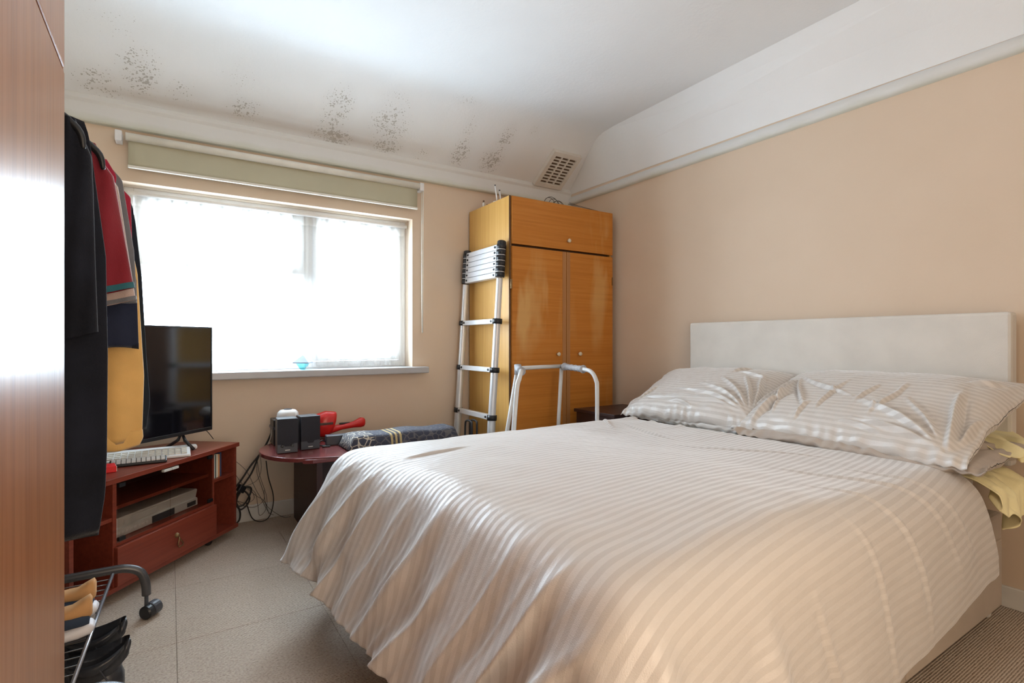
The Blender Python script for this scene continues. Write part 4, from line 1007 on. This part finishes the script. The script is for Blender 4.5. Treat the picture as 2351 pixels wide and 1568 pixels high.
# a few long creases on the top and drape
for c in ((1.40, .62, 1.12, .60, .010, .010), (.45, 1.45, .30, 2.15, .010, .008), (.62, 1.62, .52, 2.20, .010, .008),
          (.80, 1.75, .72, 2.25, .010, .007), (.30, 1.60, .18, 2.10, .008, .007), (1.05, 1.85, .95, 2.3, .012, .008), (.18, .55, .28, .95, .010, .008), (.12, .32, .30, .62, .009, .009), (.38, 1.0, .16, 1.55, .007, .006),
         ):
    disp = disp+crease(A_, B_, c[0], c[1], c[2], c[3], max(.009, c[4]), c[5]*.75)
# vertical pleat ripples where the cloth hangs at the foot
hangf = np.clip((A_-1.50)/.35, 0, 1)
ph_ = (B_+.42*(A_-1.5)+.02*np.sin(B_*9)+.012*np.sin(A_*11+B_*4))/.155
hf2 = np.clip((A_-1.47)/.26, 0, 1)*np.clip((1.98-B_)/.2, 0, 1)*(.65+.35*np.sin(B_*13+1))
disp = disp+hf2*(.030*(1-np.abs(np.sin(PI*ph_)))**1.4-.010)+hf2*.006*(1-np.abs(np.sin(PI*ph_*2.37+.6)))**2
G = G+N*disp[..., None]
UV = np.stack([A_, B_], -1)
dv = grid_mesh('duvet', G, UV, 'duvet', solid=.012)
tag(dv, 'beige satin-striped duvet spread over the bed and hanging to near the floor', 'duvet')

# ---- pillows
def pillow(name, label, cen, la, dep, T_, tilt, yaw, creases, mat, seed, uvs=1.0, roll=0, flare=0, cat='pillow'):
    n, m = 300, 200
    a = np.linspace(-1, 1, n)[:, None]*np.ones((1, m)); b = np.linspace(-1, 1, m)[None, :]*np.ones((n, 1))
    env = np.clip((1-np.abs(a)**3.2), 0, 1)**.55*np.clip((1-np.abs(b)**3.0), 0, 1)**.6
    pin = 1-.055*(1-b**2)*np.abs(a)**2; pin2 = 1-.07*(1-a**2)*np.abs(b)**2
    X = a*la/2*pin*(1+0*b); Y = b*dep/2*pin2
    lump = 1+.10*fbm2(a*2.2, b*2.0, seed, 2)
    d = .0022*fbm2(a*17, b*13, seed+1, 3)+.004*fbm2(a*6, b*5, seed+2, 2)
    for c in creases: d = d+crease(a*la/2, b*dep/2, *c)
    edge = np.clip((np.abs(b)-.82)/.18, 0, 1)*(b < 0)+np.clip((np.abs(a)-.88)/.12, 0, 1)
    ruf = edge*(.016*fbm2(a*7, b*7, seed+5, 3)+.004*np.sin(a*43+3*np.sin(a*7)))
    Zt = T_/2*env*lump+d*np.clip(env*3, .25, 1)+ruf; Zb = -T_/2*env*.75+ruf-.002
    top = np.stack([X, Y, Zt], -1); bot = np.stack([X, Y, Zb], -1)
    if flare: 
        f = np.clip((a-.84)/.16, 0, 1)[..., None]; 
    V = np.concatenate([top, bot[:, ::-1]], axis=1)
    t = (X/la, 0)
    UVt = np.concatenate([np.stack([X, Y], -1), np.stack([X, Y], -1)[:, ::-1]], axis=1)
    Mx = TR(*cen) @ RZ(yaw) @ RY(-tilt) @ RX(roll) @ RZ(-PI/2)     # local a -> -Y world (towards camera), local b -> +X (towards headboard)
    M3 = np.array(Mx.to_3x3()); V = V@M3.T
    t = thing(name, label, cat, cen); t.matrix_basis = TR(*cen)
    o = grid_mesh('pillowcase', V, UVt, mat, t, wrap=True); return t, o
# after RZ(-90): local +a -> world -y ; local +b -> world +x
fan = lambda a0, b0, items: [(a0+r0*math.cos(q), b0+r0*math.sin(q), a0+r1*math.cos(q), b0+r1*math.sin(q), w_, h_) for q, r0, r1, w_, h_ in items]
crL = fan(.36, -.22, [(2.85, .02, .50, .009, .018), (2.62, .03, .42, .010, .020), (2.35, .03, .40, .010, .018), (2.05, .04, .36, .009, .018), (1.80, .03, .36, .012, .016), (3.02, .02, .6, .006, .010)])+[(.10, .12, .16, .22, .007, .014), (-.30, -.16, .25, -.20, .006, .012), (.12, .14, .33, .10, .007, .012), (-.34, -.20, -.26, -.05, .007, .012), (-.1, -.2, .05, -.23, .006, .012)]
pillow('pillow', 'striped pillow farther from the camera, beside the bedside cabinet, creased at its right corner', (2.455, 1.83, .775), .80, .56, .185, math.radians(24), .08, crL, 'pillow', 31)
crR = fan(.40, -.27, [(2.9, .02, .34, .010, .022), (2.62, .02, .42, .012, .026), (2.25, .03, .34, .010, .014), (1.72, .0, .34, .013, .030), (1.35, .03, .25, .010, .016)])+fan(-.34, .12, [(-1.9, .01, .32, .010, .020), (-1.4, .02, .36, .009, .020), (-1.0, .02, .34, .008, .018), (-.5, .02, .4, .007, .014), (-1.65, .05, .30, .008, .018)])+[
    (-.10, -.18, -.08, .08, .008, .010), (.03, -.10, .05, .06, .008, .009), (.12, -.18, .14, .09, .008, .010), (-.16, -.25, -.14, -.12, .008, .010), (.02, -.22, .2, -.24, .008, .010), (.32, .16, .42, .2, .010, .016), (-.36, -.28, -.30, -.02, .014, .028)]
pillow('pillow', 'striped pillow nearer the camera with strong creases and a drooping front corner', (2.455, 1.06, .782), .93, .60, .200, math.radians(25), -.10, crR, 'pillow', 41)
pillow('pillow', 'flat taupe pillow lying under the nearer striped one', (2.43, 1.03, .662), .92, .54, .110, math.radians(3), -.04, [(.3, -.2, .4, .1, .01, .015)], 'taupe', 51)
pillow('pillow', 'flat pale pillow lying under the farther striped one', (2.46, 1.80, .665), .76, .50, .110, math.radians(3), .02, [(.3, -.2, .3, .1, .01, .01)], 'pillow', 52)
# yellow sheet on the mattress with its crumpled corner hanging out
n, m = 90, 40; V = np.zeros((n, m, 3)); x_ = np.linspace(2.27, 2.60, n)
for i in range(n):
    for j in range(m):
        s = j/(m-1); x = x_[i]; k = s*s
        y = .80-.19*min(1, s*1.6)-.02*s+.022*s*math.sin(x*43+s*3)+.012*s*math.sin(x*91+s*6)
        z = .618-.045*s+.004*math.sin(x*20)-(.085*max(0, s-.45)/.55)*(1+.55*math.sin(x*19-45.2)+.2*abs(math.sin(x*41)))+.012*math.sin(x*60+s*9)*s
        V[i, j] = (x, y-.006*abs(math.sin(x*38+s*5))*s, z-.014*s*abs(math.sin(x*31+s*3+1))+.006*s*abs(math.sin(x*73-s*6)))
o = grid_mesh('yellow_sheet', V, None, 'yellow', solid=.004, sub=1); tag(o, 'crumpled pale yellow sheet hanging out under the nearer pillow', 'sheet')
n, m = 60, 26; V = np.zeros((n, m, 3))
for i in range(n):
    for j in range(m):
        s = j/(m-1); x = 2.43+.33*i/(n-1)
        V[i, j] = (x+.02*math.sin(s*5), .74-.165*s+.014*s*math.sin(x*60), .715+.016*math.sin(x*37+s*4)*(s+.2)+.012*math.sin(x*83+1)*s-.05*s*s)
o = grid_mesh('yellow_pillowcase', V, None, 'yellow', solid=.004, sub=1); tag(o, 'open end of a yellow pillowcase sticking out towards the headboard corner', 'pillowcase')
